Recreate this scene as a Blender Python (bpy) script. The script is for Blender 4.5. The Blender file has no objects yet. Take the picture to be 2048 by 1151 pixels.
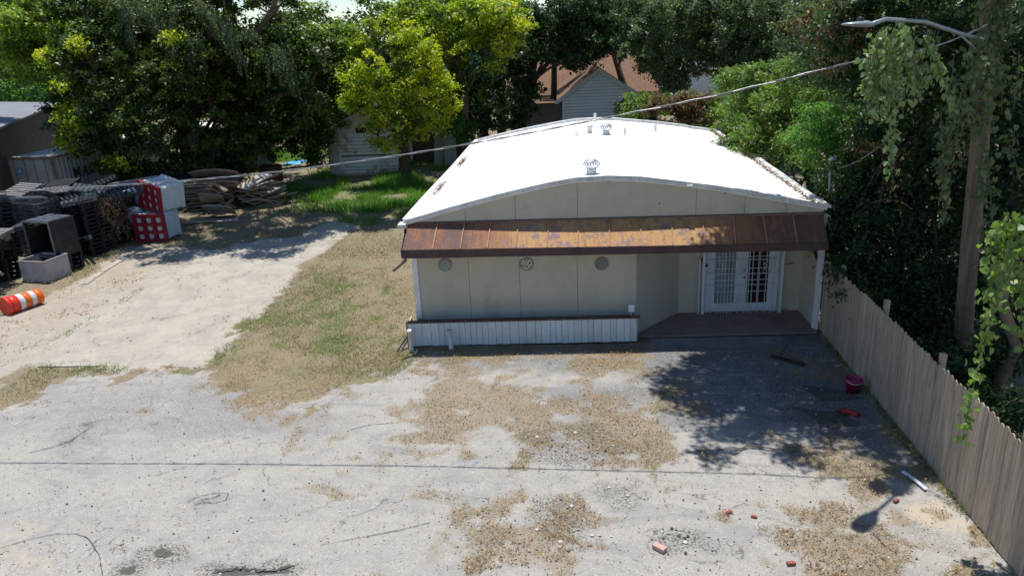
import bpy, bmesh, math, random
import numpy as np
from mathutils import Vector, Matrix

# ------------------------------------------------------------------ camera, world, sun
SC = bpy.context.scene
COL = SC.collection
F, CX, CY, CAMH = 1500.0, 1024.0, 575.5, 7.3
_h0, _s, _yaw = 62.0, .046, .06
_D = F*F/(CY-_h0)
_g = np.array([_s*_D, _D, F]); _g /= np.linalg.norm(_g); _up = -_g
_fw = np.array([0, 0, 1.])-np.dot([0, 0, 1.], _up)*_up; _fw /= np.linalg.norm(_fw)
_rt = np.cross(_fw, _up)
_c, _n = math.cos(_yaw), math.sin(_yaw)
RM = np.array([[_c, -_n, 0], [_n, _c, 0], [0, 0, 1]]) @ np.array([_rt, _fw, _up])
def ray(x, y): return RM @ np.array([x-CX, y-CY, F])
def gr(x, y, z=0.0):                    # photo point at a known height -> world
    r = ray(x, y); p = r*(z-CAMH)/r[2]; return Vector((p[0], p[1], z))
def at(x, y, Y):                        # photo point at a known distance -> world
    r = ray(x, y); p = r*Y/r[1]; return Vector((p[0], Y, p[2]+CAMH))
def atx(x, y, X):
    r = ray(x, y); p = r*X/r[0]; return Vector((X, p[1], p[2]+CAMH))
cam = bpy.data.cameras.new('camera'); co = bpy.data.objects.new('camera', cam); COL.objects.link(co)
r_, u_, b_ = RM[:, 0], -RM[:, 1], -RM[:, 2]
co.matrix_world = Matrix(((r_[0], u_[0], b_[0], 0), (r_[1], u_[1], b_[1], 0), (r_[2], u_[2], b_[2], CAMH), (0, 0, 0, 1)))
cam.sensor_width = 36; cam.lens = F/2048*36; cam.clip_end = 2000; cam.clip_start = .1
SC.camera = co
SUNV = Vector((-.05, .18, 1)).normalized()
w = bpy.data.worlds.new('World'); SC.world = w; w.use_nodes = True
wn = w.node_tree.nodes; wl = w.node_tree.links
sky = wn.new('ShaderNodeTexSky'); sky.sky_type = 'NISHITA'; sky.sun_disc = False
sky.sun_elevation = math.asin(SUNV.z); sky.sun_rotation = math.atan2(SUNV.x, SUNV.y)
sky.air_density = 1.0; sky.dust_density = 0; sky.ozone_density = 4
wn['Background'].inputs[1].default_value = .11
wl.new(sky.outputs[0], wn['Background'].inputs[0])
sd = bpy.data.lights.new('sun', 'SUN'); so = bpy.data.objects.new('sun', sd); COL.objects.link(so)
sd.energy = 4.6; sd.angle = math.radians(.55); sd.color = (1, .965, .91)
so.rotation_euler = SUNV.to_track_quat('Z', 'Y').to_euler(); so.location = (0, 0, 30)
SC.view_settings.view_transform = 'Standard'; SC.view_settings.look = 'None'
SC.view_settings.exposure = .3; SC.view_settings.gamma = 1; SC.view_settings.use_curve_mapping = False

RNG = np.random.default_rng(7); random.seed(7)
PI = math.pi

# ------------------------------------------------------------------ materials
class NT:
    def __init__(s, name):
        s.m = bpy.data.materials.new(name); s.m.use_nodes = True
        s.t = s.m.node_tree; s.b = s.t.nodes['Principled BSDF']; s.out = s.t.nodes['Material Output']
        s.tc = s.t.nodes.new('ShaderNodeTexCoord')
        s.P = s.tc.outputs['Object']
    def n(s, k, **kw):
        x = s.t.nodes.new(k)
        for a, v in kw.items():
            setattr(x, a, v)
        return x
    def l(s, a, b): s.t.links.new(a, b)
    def put(s, sock, v):
        if hasattr(v, 'is_linked') or hasattr(v, 'links'): s.l(v, sock)
        elif isinstance(v, (tuple, list)) and len(v) == 3 and sock.type == 'RGBA': sock.default_value = (*v, 1)
        else: sock.default_value = v
    def noise(s, sc, det=4, rough=.6, vec=None, dist=0):
        x = s.n('ShaderNodeTexNoise'); x.inputs['Scale'].default_value = sc; x.inputs['Detail'].default_value = det
        x.inputs['Roughness'].default_value = rough; x.inputs['Distortion'].default_value = dist
        s.l(vec or s.P, x.inputs['Vector']); return x.outputs['Fac']
    def vor(s, sc, feat='F1', vec=None, out='Distance', rnd=1):
        x = s.n('ShaderNodeTexVoronoi'); x.feature = feat; x.inputs['Scale'].default_value = sc; x.inputs['Randomness'].default_value = rnd
        s.l(vec or s.P, x.inputs['Vector']); return x.outputs[out]
    def math(s, op, a, b=None, c=None, clamp=False):
        x = s.n('ShaderNodeMath', operation=op); x.use_clamp = clamp
        s.put(x.inputs[0], a)
        if b is not None: s.put(x.inputs[1], b)
        if c is not None: s.put(x.inputs[2], c)
        return x.outputs[0]
    def ss(s, v, a, b):                 # smoothstep a..b
        x = s.n('ShaderNodeMapRange', interpolation_type='SMOOTHSTEP')
        s.put(x.inputs[0], v); x.inputs[1].default_value = a; x.inputs[2].default_value = b; return x.outputs[0]
    def mix(s, f, a, b, bt='MIX'):
        x = s.n('ShaderNodeMix', data_type='RGBA', blend_type=bt)
        s.put(x.inputs['Factor'], f); s.put(x.inputs[6], a); s.put(x.inputs[7], b); return x.outputs[2]
    def attr(s, name, out='Fac'):
        x = s.n('ShaderNodeAttribute', attribute_name=name); return x.outputs[out]
    def scale(s, v3, vec=None):
        x = s.n('ShaderNodeMapping'); x.inputs['Scale'].default_value = v3; s.l(vec or s.P, x.inputs['Vector']); return x.outputs[0]
    def bump(s, h, dist=.01, strength=.6):
        x = s.n('ShaderNodeBump'); x.inputs['Distance'].default_value = dist; x.inputs['Strength'].default_value = strength
        s.l(h, x.inputs['Height']); s.l(x.outputs[0], s.b.inputs['Normal'])
    def fin(s, col, rough=.8, metal=0, spec=.4):
        s.put(s.b.inputs['Base Color'], col); s.put(s.b.inputs['Roughness'], rough)
        s.put(s.b.inputs['Metallic'], metal); s.b.inputs['Specular IOR Level'].default_value = spec
        return s.m
MATS = {}
def simple(name, c1, c2=None, sc=3, rough=.75, metal=0, bump=.004, bsc=40, spec=.35, stretch=None, dirt=None, dsc=1.2, isl=0, damt=.55):
    if name in MATS: return MATS[name]
    t = NT(name); c2 = c2 or tuple(x*.7 for x in c1)
    vec = t.scale(stretch) if stretch else t.P
    col = t.mix(t.ss(t.noise(sc, 6, .65, vec), .35, .68), c1, c2)
    if isl:
        g = t.n('ShaderNodeNewGeometry'); k = t.math('MULTIPLY_ADD', g.outputs['Random Per Island'], isl, 1-isl*.5)
        cc = t.n('ShaderNodeCombineColor'); [t.l(k, cc.inputs[i]) for i in range(3)]
        col = t.mix(1.0, col, cc.outputs[0], 'MULTIPLY')
    if dirt: col = t.mix(t.math('MULTIPLY', t.ss(t.noise(dsc, 8, .75), .5, .68), damt), col, dirt)
    if bump: t.bump(t.noise(bsc, 4, .6, vec), bump)
    MATS[name] = t.fin(col, t.math('MULTIPLY_ADD', t.noise(sc*3, 3), .3, rough-.15), metal, spec)
    return MATS[name]
def leafmat(name, c1, c2, c3=None, trans=.35, rough=.45, hue=None):
    if name in MATS: return MATS[name]
    t = NT(name); tone = t.attr('tone'); c3 = c3 or c2
    col = t.mix(t.ss(tone, 0, .55), c1, c2)
    col = t.mix(t.ss(tone, .55, 1.0), col, c3)
    t.fin(col, rough, 0, .4)
    tr = t.n('ShaderNodeBsdfTranslucent'); t.l(t.mix(1.0, col, (1.6, 1.9, .7), 'MULTIPLY'), tr.inputs[0])
    mx = t.n('ShaderNodeMixShader'); mx.inputs[0].default_value = trans
    t.l(t.b.outputs[0], mx.inputs[1]); t.l(tr.outputs[0], mx.inputs[2]); t.l(mx.outputs[0], t.out.inputs[0])
    MATS[name] = t.m; return t.m

# ------------------------------------------------------------------ mesh building
class MB:
    def __init__(s): s.v = []; s.f = []
    def add(s, vs, fs):
        o = len(s.v); s.v += [tuple(v) for v in vs]; s.f += [tuple(i+o for i in f) for f in fs]; return s
    def box(s, x0, x1, y0, y1, z0, z1, m=None, bev=0):
        if bev:
            b = bev; vs = []; 
            for z, i in ((z0, b), (z0+b, 0), (z1-b, 0), (z1, b)):
                vs += [(x0+i, y0+i, z), (x1-i, y0+i, z), (x1-i, y1-i, z), (x0+i, y1-i, z)]
            fs = [(3, 2, 1, 0), (12, 13, 14, 15)]
            for k in range(3):
                for j in range(4): fs.append((k*4+j, k*4+(j+1) % 4, k*4+4+(j+1) % 4, k*4+4+j))
        else:
            vs = [(x0, y0, z0), (x1, y0, z0), (x1, y1, z0), (x0, y1, z0), (x0, y0, z1), (x1, y0, z1), (x1, y1, z1), (x0, y1, z1)]
            fs = [(3, 2, 1, 0), (4, 5, 6, 7), (0, 1, 5, 4), (1, 2, 6, 5), (2, 3, 7, 6), (3, 0, 4, 7)]
        if m is not None: vs = [m @ Vector(v) for v in vs]
        return s.add(vs, fs)
    def bar(s, a, b, wd, th, upv=(0, 0, 1)):
        a, b = Vector(a), Vector(b); d = (b-a).normalized(); u = Vector(upv)
        if abs(d.dot(u)) > .98: u = Vector((0, 1, 0))
        sx = d.cross(u).normalized()*wd/2; sy = sx.cross(d).normalized()*th/2
        vs = [p+i*sx+j*sy for p in (a, b) for i, j in ((-1, -1), (1, -1), (1, 1), (-1, 1))]
        return s.add(vs, [(0, 1, 2, 3), (7, 6, 5, 4), (0, 4, 5, 1), (1, 5, 6, 2), (2, 6, 7, 3), (3, 7, 4, 0)])
    def tube(s, pts, rad, n=8, cap=True, jit=0):
        pts = [Vector(p) for p in pts]; k = len(pts)
        rad = rad if hasattr(rad, '__len__') else [rad]*k
        vs = []; prev = None
        for i, p in enumerate(pts):
            d = (pts[min(i+1, k-1)]-pts[max(i-1, 0)]).normalized()
            if prev is None: prev = d.orthogonal().normalized()
            x = (prev-d*prev.dot(d)).normalized(); prev = x; y = d.cross(x)
            for j in range(n):
                a = 2*PI*j/n; r = rad[i]*(1+random.uniform(-jit, jit)); vs.append(p+(x*math.cos(a)+y*math.sin(a))*r)
        fs = [(i*n+j, i*n+(j+1) % n, (i+1)*n+(j+1) % n, (i+1)*n+j) for i in range(k-1) for j in range(n)]
        if cap: fs += [tuple(range(n))[::-1], tuple((k-1)*n+j for j in range(n))]
        return s.add(vs, fs)
    def lathe(s, prof, n=20, c=(0, 0, 0), m=None, closed=False):
        vs = [(r*math.cos(2*PI*j/n), r*math.sin(2*PI*j/n), z) for r, z in prof for j in range(n)]
        k = len(prof); fs = [(i*n+j, i*n+(j+1) % n, (i+1)*n+(j+1) % n, (i+1)*n+j) for i in range(k-1) for j in range(n)]
        vs = [(m @ Vector(v) if m else Vector(v))+Vector(c) for v in vs]
        return s.add(vs, fs)
    def grid(s, fn, nu, nv, thick=0, nrm=(0, 0, 1)):
        vs = [Vector(fn(i/nu, j/nv)) for i in range(nu+1) for j in range(nv+1)]
        fs = [(i*(nv+1)+j, (i+1)*(nv+1)+j, (i+1)*(nv+1)+j+1, i*(nv+1)+j+1) for i in range(nu) for j in range(nv)]
        if thick:
            n0 = len(vs); N = Vector(nrm)*thick; top = list(vs); vs = vs+[v-N for v in top]
            fs2 = [tuple(q+n0 for q in f[::-1]) for f in fs]; W = nv+1
            ring = [i*W for i in range(nu+1)]+[nu*W+j for j in range(1, nv+1)]+[i*W+nv for i in range(nu-1, -1, -1)]+[j for j in range(nv-1, 0, -1)]
            side = [(ring[(q+1) % len(ring)], ring[q], ring[q]+n0, ring[(q+1) % len(ring)]+n0) for q in range(len(ring))]
            fs = fs+fs2+side
        return s.add(vs, fs)
    def prism(s, poly, d0, d1):        # poly of 3D points, extruded between offset vectors
        a = [Vector(p)+Vector(d0) for p in poly]; b = [Vector(p)+Vector(d1) for p in poly]; n = len(a)
        return s.add(a+b, [tuple(range(n))[::-1], tuple(range(n, 2*n))]+[(i, (i+1) % n, n+(i+1) % n, n+i) for i in range(n)])
def link(name, me, mat, parent=None, smooth=False):
    o = bpy.data.objects.new(name, me); COL.objects.link(o)
    if mat: me.materials.append(mat)
    if smooth: me.polygons.foreach_set('use_smooth', [True]*len(me.polygons))
    if parent is not None: o.parent = parent
    return o
def obj(name, mb, mat, parent=None, smooth=False, origin=None):
    me = bpy.data.meshes.new(name)
    org = Vector(origin) if origin is not None else (root_loc(parent) if parent is not None else Vector((0, 0, 0)))
    vs = [tuple(Vector(v)-org) for v in mb.v] if org.length else mb.v
    me.from_pydata(vs, [], mb.f); me.update()
    bm = bmesh.new(); bm.from_mesh(me); bmesh.ops.recalc_face_normals(bm, faces=bm.faces); bm.to_mesh(me); bm.free()
    o = link(name, me, mat, parent, smooth)
    if parent is None and origin is not None: o.location = org
    return o
def root_loc(p):
    v = Vector((0, 0, 0))
    while p is not None: v += p.location; p = p.parent
    return v
def tag(o, label=None, cat=None, group=None, kind=None):
    if label: o['label'] = label
    if cat: o['category'] = cat
    if group: o['group'] = group
    if kind: o['kind'] = kind
    return o
def thing(name, label, cat, loc=(0, 0, 0), group=None, rz=0):
    o = bpy.data.objects.new(name, None); COL.objects.link(o); o.location = loc; o.rotation_euler = (0, 0, rz); o.empty_display_size = .2
    return tag(o, label, cat, group)
def dup(root, loc, rot, label=None, group=None):
    r = root.copy(); COL.objects.link(r); r.location = loc; r.rotation_euler = rot
    if label: r['label'] = label
    if group: r['group'] = group
    for ch in list(root.children):
        c = ch.copy(); COL.objects.link(c); c.parent = r
        for g in list(ch.children):
            d = g.copy(); COL.objects.link(d); d.parent = c
    return r
def polymesh(name, verts, nper, mat, parent=None, tone=None, smooth=False):   # numpy verts (N,nper,3)
    N = len(verts); me = bpy.data.meshes.new(name)
    v = np.asarray(verts, dtype=np.float32)
    if parent is not None: v = v-np.array(root_loc(parent), dtype=np.float32)
    me.vertices.add(N*nper); me.vertices.foreach_set('co', v.ravel())
    me.loops.add(N*nper); me.loops.foreach_set('vertex_index', np.arange(N*nper, dtype=np.int32))
    me.polygons.add(N); me.polygons.foreach_set('loop_start', np.arange(0, N*nper, nper, dtype=np.int32))
    me.polygons.foreach_set('loop_total', np.full(N, nper, dtype=np.int32))
    if tone is not None:
        a = me.attributes.new('tone', 'FLOAT', 'FACE'); a.data.foreach_set('value', np.asarray(tone, dtype=np.float32))
    me.update(calc_edges=True)
    return link(name, me, mat, parent, smooth)

# ------------------------------------------------------------------ numpy value noise
_tab = RNG.random((256, 256))
def vnoise(x, y):
    xi = np.floor(x).astype(int); yi = np.floor(y).astype(int); fx = x-xi; fy = y-yi
    fx = fx*fx*(3-2*fx); fy = fy*fy*(3-2*fy); a = _tab[xi & 255, yi & 255]; b = _tab[(xi+1) & 255, yi & 255]
    c = _tab[xi & 255, (yi+1) & 255]; d = _tab[(xi+1) & 255, (yi+1) & 255]
    return (a*(1-fx)+b*fx)*(1-fy)+(c*(1-fx)+d*fx)*fy
def fbm(x, y, o=4):
    s = 0; a = .5
    for k in range(o): s = s+a*vnoise(x*2**k+17*k, y*2**k+31*k); a *= .5
    return s/(1-.5**o)
def polysd(poly, x, y):                 # signed distance, positive inside
    d = np.full(x.shape, 1e9); ins = np.zeros(x.shape, bool); n = len(poly)
    for i in range(n):
        ax, ay = poly[i]; bx, by = poly[(i+1) % n]
        ex, ey = bx-ax, by-ay; t = np.clip(((x-ax)*ex+(y-ay)*ey)/(ex*ex+ey*ey+1e-9), 0, 1)
        d = np.minimum(d, np.hypot(x-ax-t*ex, y-ay-t*ey))
        c = ((ay > y) != (by > y)) & (x < (bx-ax)*(y-ay)/(by-ay+1e-12)+ax); ins ^= c
    return np.where(ins, d, -d)
def gp(pts): return [tuple(gr(a, b)[:2]) for a, b in pts]

# ground zones, read off the photograph and laid on the ground
Z_CONC = [gp(p) for p in ([(20, 770), (60, 738), (415, 737), (432, 702), (490, 652), (560, 592), (620, 525), (690, 475), (720, 455), (655, 440), (600, 472), (470, 488), (435, 500), (255, 492), (150, 570), (50, 612), (-120, 700), (-180, 800)],)]
Z_ASPH = [gp(p) for p in ([(-400, 900), (0, 812), (70, 795), (110, 757), (420, 740), (445, 772), (530, 792), (610, 800), (640, 795), (700, 762), (790, 752), (850, 708), (1290, 700), (1300, 655), (1620, 655), (1670, 680), (1960, 1080), (2150, 1400), (-600, 1400)],)]
Z_LITT = [(gp(p), k) for p, k in (
    ([(760, 808), (850, 770), (900, 742), (1050, 762), (1150, 742), (1290, 735), (1300, 775), (1180, 772), (1120, 802), (1090, 842), (1080, 892), (990, 905), (900, 882), (790, 868), (750, 850)], 1),
    ([(1060, 872), (1150, 825), (1280, 832), (1310, 885), (1190, 915), (1080, 905)], .9),
    ([(1200, 790), (1330, 830), (1420, 890), (1450, 965), (1360, 965), (1290, 935), (1240, 880)], .95),
    ([(1550, 880), (1650, 862), (1780, 885), (1770, 925), (1680, 942), (1600, 935)], 1),
    ([(870, 972), (960, 942), (1080, 960), (1110, 1010), (1060, 1032), (940, 1012), (880, 1022)], .95),
    ([(900, 1060), (1000, 1030), (1090, 1090), (1010, 1145), (940, 1110)], .8),
    ([(1700, 1050), (1770, 1085), (2000, 1135), (2100, 1250), (1750, 1250)], .9),
    ([(1640, 665), (1700, 700), (2000, 1095), (1960, 1100), (1840, 960), (1660, 760)], .8),
    ([(840, 690), (1290, 686), (1290, 703), (840, 704)], .8),
    ([(1300, 655), (1380, 660), (1370, 680), (1290, 690)], .9),
    ([(620, 800), (660, 800), (680, 830), (640, 840)], .7),
    ([(600, 700), (800, 690), (850, 720), (760, 760), (640, 800), (540, 790), (430, 770)], 1))]
Z_GREEN = [(gp(p), k) for p, k in (
    ([(480, 610), (700, 560), (800, 600), (790, 650), (680, 700), (520, 660), (480, 680)], .8),
    ([(560, 400), (700, 340), (930, 330), (920, 400), (820, 440), (700, 420)], 1),
    ([(480, 350), (620, 320), (680, 300), (600, 290), (470, 300)], 1),
    ([(700, 720), (800, 720), (790, 750), (700, 765)], .6), ([(1240, 890), (1300, 870), (1290, 910)], .5),
    ([(0, 760), (90, 765), (70, 800), (0, 810)], .5), ([(880, 995), (950, 985), (950, 1005), (890, 1010)], .4))]
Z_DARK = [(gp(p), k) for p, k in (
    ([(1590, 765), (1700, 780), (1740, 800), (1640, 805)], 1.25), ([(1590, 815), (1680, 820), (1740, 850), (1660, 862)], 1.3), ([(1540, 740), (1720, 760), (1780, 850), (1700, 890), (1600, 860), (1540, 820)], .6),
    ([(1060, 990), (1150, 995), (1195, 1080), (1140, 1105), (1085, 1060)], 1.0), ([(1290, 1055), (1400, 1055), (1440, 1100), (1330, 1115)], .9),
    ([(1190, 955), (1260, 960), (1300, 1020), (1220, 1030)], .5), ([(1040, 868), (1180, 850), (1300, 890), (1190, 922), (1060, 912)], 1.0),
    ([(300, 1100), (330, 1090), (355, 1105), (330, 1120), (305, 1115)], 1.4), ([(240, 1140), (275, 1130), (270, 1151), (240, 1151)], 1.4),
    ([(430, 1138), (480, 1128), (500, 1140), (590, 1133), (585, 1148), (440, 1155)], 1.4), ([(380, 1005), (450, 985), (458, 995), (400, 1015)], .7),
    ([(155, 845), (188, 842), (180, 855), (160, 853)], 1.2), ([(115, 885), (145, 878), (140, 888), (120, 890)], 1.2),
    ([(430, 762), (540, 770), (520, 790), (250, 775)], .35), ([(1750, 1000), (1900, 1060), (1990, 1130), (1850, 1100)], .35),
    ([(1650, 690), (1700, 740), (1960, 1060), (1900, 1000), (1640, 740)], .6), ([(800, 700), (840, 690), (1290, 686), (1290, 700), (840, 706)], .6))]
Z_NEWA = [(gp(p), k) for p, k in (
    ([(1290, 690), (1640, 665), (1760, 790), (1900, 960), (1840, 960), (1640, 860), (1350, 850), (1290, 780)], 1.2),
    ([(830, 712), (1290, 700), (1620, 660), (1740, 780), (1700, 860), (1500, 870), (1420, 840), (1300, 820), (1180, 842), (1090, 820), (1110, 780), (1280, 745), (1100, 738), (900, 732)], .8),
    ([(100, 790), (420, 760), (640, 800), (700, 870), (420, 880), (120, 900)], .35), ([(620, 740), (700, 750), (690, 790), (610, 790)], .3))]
Z_SAND = [(gp(p), k) for p, k in (([(1660, 1000), (1850, 1010), (1900, 1060), (1760, 1060)], .9), ([(340, 1110), (375, 1115), (370, 1151), (350, 1151)], .8), ([(0, 1075), (150, 1060), (200, 1151), (0, 1200)], .6), ([(900, 1050), (960, 1050), (930, 1100)], .4))]
def rag(x, y, ox=0): return (fbm(x*.8+ox, y*.8, 6)-.5)+.6*(fbm(x*3.1+ox, y*3.1+5, 4)-.5)
def zone(zs, x, y, soft=.35, amp=0, ox=0):
    v = np.zeros(x.shape); n = rag(x, y, ox)*amp if amp else 0
    for p, k in zs: v = np.maximum(v, k*np.clip(.5+polysd(p, x, y)/soft/2+n, 0, 1))
    return v
def zlitt(x, y): return zone(Z_LITT, x, y, .75, 4.2, 11)*np.clip(.35+1.9*fbm(x*2.6+4, y*2.6, 4), 0, 1.1)
def zgreen(x, y): return zone(Z_GREEN, x, y, 1.3, 3.6, 71)*np.clip(1.9*fbm(x*1.7+8, y*1.7+2, 4)-.15, 0, 1)

def steps(a, b, s0, s1):
    out = [a]; 
    while out[-1] < b: t = (out[-1]-a)/(b-a); out.append(out[-1]+s0+(s1-s0)*t)
    return out
xs = [-400, -200, -100, -60, -40, -30, -25]+steps(-22, 9.5, .065, .065)+[11, 14, 20, 30, 50, 100, 250, 400]
ys = [-60, -20, 0, 5]+steps(7, 17.6, .05, .06)+steps(17.7, 46, .08, .22)+[50, 55, 60, 70, 90, 120, 180, 300, 600]
GXs, GYs = np.meshgrid(np.array(xs), np.array(ys), indexing='ij')
RG = rag(GXs, GYs, 5)
conc = np.max([.5+polysd(p, GXs, GYs)/.9+RG*1.3 for p in Z_CONC], axis=0).clip(0, 1)
asph = np.max([.5+polysd(p, GXs, GYs)/.8+RG*(3.2*(GYs < 16.8)) for p in Z_ASPH], axis=0).clip(0, 1)
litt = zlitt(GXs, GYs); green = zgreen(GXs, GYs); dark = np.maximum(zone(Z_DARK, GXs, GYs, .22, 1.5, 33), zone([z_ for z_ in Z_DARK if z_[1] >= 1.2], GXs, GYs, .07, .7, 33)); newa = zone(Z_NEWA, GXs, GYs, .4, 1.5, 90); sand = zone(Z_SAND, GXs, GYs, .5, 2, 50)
hz = (fbm(GXs*.35, GYs*.35, 4)-.5)*.07+(fbm(GXs*3, GYs*3, 3)-.5)*.018
hz = hz*np.where((GYs > 4) & (GYs < 50), 1, 0)
hz += .02*np.clip((litt-.4), 0, 1)*(fbm(GXs*5, GYs*5)) - .03*np.clip(dark-.9, 0, 1)
hz = np.where(asph > .5, hz*.6, hz); hz = np.where(conc > .6, hz*.25+.03, hz)
hz = np.where((GXs > 1) & (GXs < 7) & (GYs > 17) & (GYs < 20), -.03, hz)
hz = np.where((GXs > -3.5) & (GYs > 17.1) & (GYs < 32) & (GXs < 7), -.06, hz)

def ground_material():
    t = NT('ground_surface'); A = {k: t.attr(k) for k in ('conc', 'asph', 'litt', 'green', 'dark', 'newa', 'sand')}
    n1 = t.noise(1.1, 6, .65); n2 = t.noise(5, 6, .7); n3 = t.noise(26, 5, .7); n4 = t.noise(110, 3, .7)
    nn = t.math('ADD', t.math('ADD', t.math('MULTIPLY', n2, .4), t.math('MULTIPLY', n3, .3)), t.math('MULTIPLY', t.noise(1.7, 5, .7), .3))     # ragged edges
    def thr(a, lo=.42, hi=.58, k=1.0):
        return t.ss(t.math('ADD', a, t.math('MULTIPLY', t.math('SUBTRACT', nn, .5), 3.2*k)), lo, hi)
    # soil with leaf litter and dry grass
    soil = t.mix(t.ss(n3, .35, .65), (.17, .135, .095), (.27, .22, .155))
    soil = t.mix(t.ss(n2, .45, .7), soil, (.22, .195, .12))
    soil = t.mix(t.math('MULTIPLY', t.ss(n4, .52, .75), .6), soil, (.35, .29, .205))
    vl = t.vor(34, 'F1', out='Color'); sep = t.n('ShaderNodeSeparateColor'); t.l(vl, sep.inputs[0])
    soil = t.mix(t.math('MULTIPLY', t.ss(sep.outputs[0], .74, .84), .45), soil, (.33, .23, .14)); soil = t.mix(t.math('MULTIPLY', t.ss(sep.outputs[1], .84, .9), .45), soil, (.10, .075, .05))
    gcol = t.mix(t.ss(n3, .4, .7), (.10, .135, .045), (.21, .22, .09))
    soil = t.mix(t.math('MULTIPLY', thr(A['green'], .45, .8, .8), .8), soil, gcol)
    patch = t.math('MULTIPLY', t.ss(n1, .46, .62), t.ss(n3, .38, .6)); soil = t.mix(t.math('MULTIPLY', patch, .85), soil, (.18, .18, .09))
    # worn asphalt with exposed aggregate
    agg = t.vor(55, 'F1', out='Color'); sa = t.n('ShaderNodeSeparateColor'); t.l(agg, sa.inputs[0])
    base = t.mix(t.ss(n1, .35, .7), (.34, .315, .28), (.285, .268, .245))
    base = t.mix(t.ss(n2, .4, .75), base, (.36, .342, .312))
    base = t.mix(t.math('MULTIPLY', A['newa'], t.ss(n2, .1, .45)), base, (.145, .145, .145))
    base = t.mix(t.math('MULTIPLY', t.ss(sa.outputs[0], .84, .9), .5), base, (.5, .48, .44))
    base = t.mix(t.math('MULTIPLY', t.ss(sa.outputs[1], .82, .9), .4), base, (.2, .195, .185))
    base = t.mix(t.math('MULTIPLY', t.ss(n4, .56, .75), .5), base, (.2, .2, .2))
    base = t.mix(t.math('MULTIPLY', t.ss(n4, .56, .4), .0), base, (.5, .5, .48))
    stains = t.math('MULTIPLY', t.ss(t.noise(.55, 7, .7, dist=1.2), .52, .7), .45); base = t.mix(stains, base, (.24, .235, .23))
    str_ = t.noise(.9, 6, .65, t.scale((.45, 1.3, 1)), 1.5); base = t.mix(t.math('MULTIPLY', t.ss(str_, .5, .68), .5), base, (.21, .208, .205)); base = t.mix(t.math('MULTIPLY', t.ss(str_, .46, .32), .5), base, (.385, .36, .32))
    base = t.mix(thr(A['sand'], .4, .9, .7), base, (.42, .36, .28))
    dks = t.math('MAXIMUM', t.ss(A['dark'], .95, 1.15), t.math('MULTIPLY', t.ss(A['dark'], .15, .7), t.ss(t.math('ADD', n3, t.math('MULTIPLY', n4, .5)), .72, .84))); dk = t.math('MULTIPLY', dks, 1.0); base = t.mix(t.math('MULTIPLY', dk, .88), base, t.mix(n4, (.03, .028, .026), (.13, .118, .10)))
    # cracks
    wv = t.n('ShaderNodeVectorMath', operation='ADD'); wn_ = t.n('ShaderNodeTexNoise'); wn_.inputs['Scale'].default_value = 1.6; wn_.inputs['Detail'].default_value = 5
    t.l(t.P, wn_.inputs['Vector']); wm = t.n('ShaderNodeVectorMath', operation='SCALE'); wm.inputs['Scale'].default_value = 1.3; t.l(wn_.outputs['Color'], wm.inputs[0])
    t.l(t.P, wv.inputs[0]); t.l(wm.outputs[0], wv.inputs[1])
    ce = t.vor(.42, 'DISTANCE_TO_EDGE', wv.outputs[0]); ce2 = t.vor(1.3, 'DISTANCE_TO_EDGE', wv.outputs[0])
    cr = t.math('MULTIPLY', t.ss(ce, .008, .002), t.ss(n1, .44, .58)); cr2 = t.math('MULTIPLY', t.ss(ce2, .016, .004), t.ss(t.noise(.5, 3), .58, .66))
    cra = t.math('MAXIMUM', cr, t.math('MULTIPLY', cr2, .35)); base = t.mix(t.math('MULTIPLY', cra, .55), base, (.06, .055, .05))
    # concrete
    cc = t.mix(t.ss(n1, .35, .65), (.40, .365, .305), (.33, .30, .255)); cc = t.mix(t.ss(n2, .5, .8), cc, (.45, .415, .355))
    cc = t.mix(t.math('MULTIPLY', t.ss(n4, .6, .8), .5), cc, (.3, .28, .24)); cc = t.mix(t.math('MULTIPLY', t.ss(t.noise(.6, 8, .78, dist=1.4), .52, .68), .45), cc, (.31, .29, .25))
    cc = t.mix(t.math('MULTIPLY', cr, .7), cc, (.12, .1, .08))
    sx = t.n('ShaderNodeSeparateXYZ'); t.l(t.P, sx.inputs[0])
    leftd = t.math('MULTIPLY', t.ss(sx.outputs[0], -12.6, -14.6), .9)        # the strip beside the pallets is dirtier
    cc = t.mix(t.math('MULTIPLY', leftd, t.ss(n2, .38, .56)), cc, t.mix(n3, (.27, .22, .165), (.38, .33, .26)))
    ca = thr(A['conc'], .40, .6, .5)
    aa = thr(A['asph'], .45, .6, .6)
    lm = t.math('MULTIPLY', thr(A['litt'], .30, 1.05, .85), .92)
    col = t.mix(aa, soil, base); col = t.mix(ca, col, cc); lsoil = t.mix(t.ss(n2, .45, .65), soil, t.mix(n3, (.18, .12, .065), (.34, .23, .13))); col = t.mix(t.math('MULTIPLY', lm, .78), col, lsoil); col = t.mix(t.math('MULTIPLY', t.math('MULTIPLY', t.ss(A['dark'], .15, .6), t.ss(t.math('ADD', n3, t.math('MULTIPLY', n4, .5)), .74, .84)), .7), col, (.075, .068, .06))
    h = t.math('ADD', t.math('MULTIPLY', n3, .6), t.math('MULTIPLY', n4, .5)); h = t.math('SUBTRACT', h, t.math('MULTIPLY', cra, .6))
    t.bump(h, .02, .55)
    return t.fin(col, .92, 0, .15)
GM = ground_material()
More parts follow.
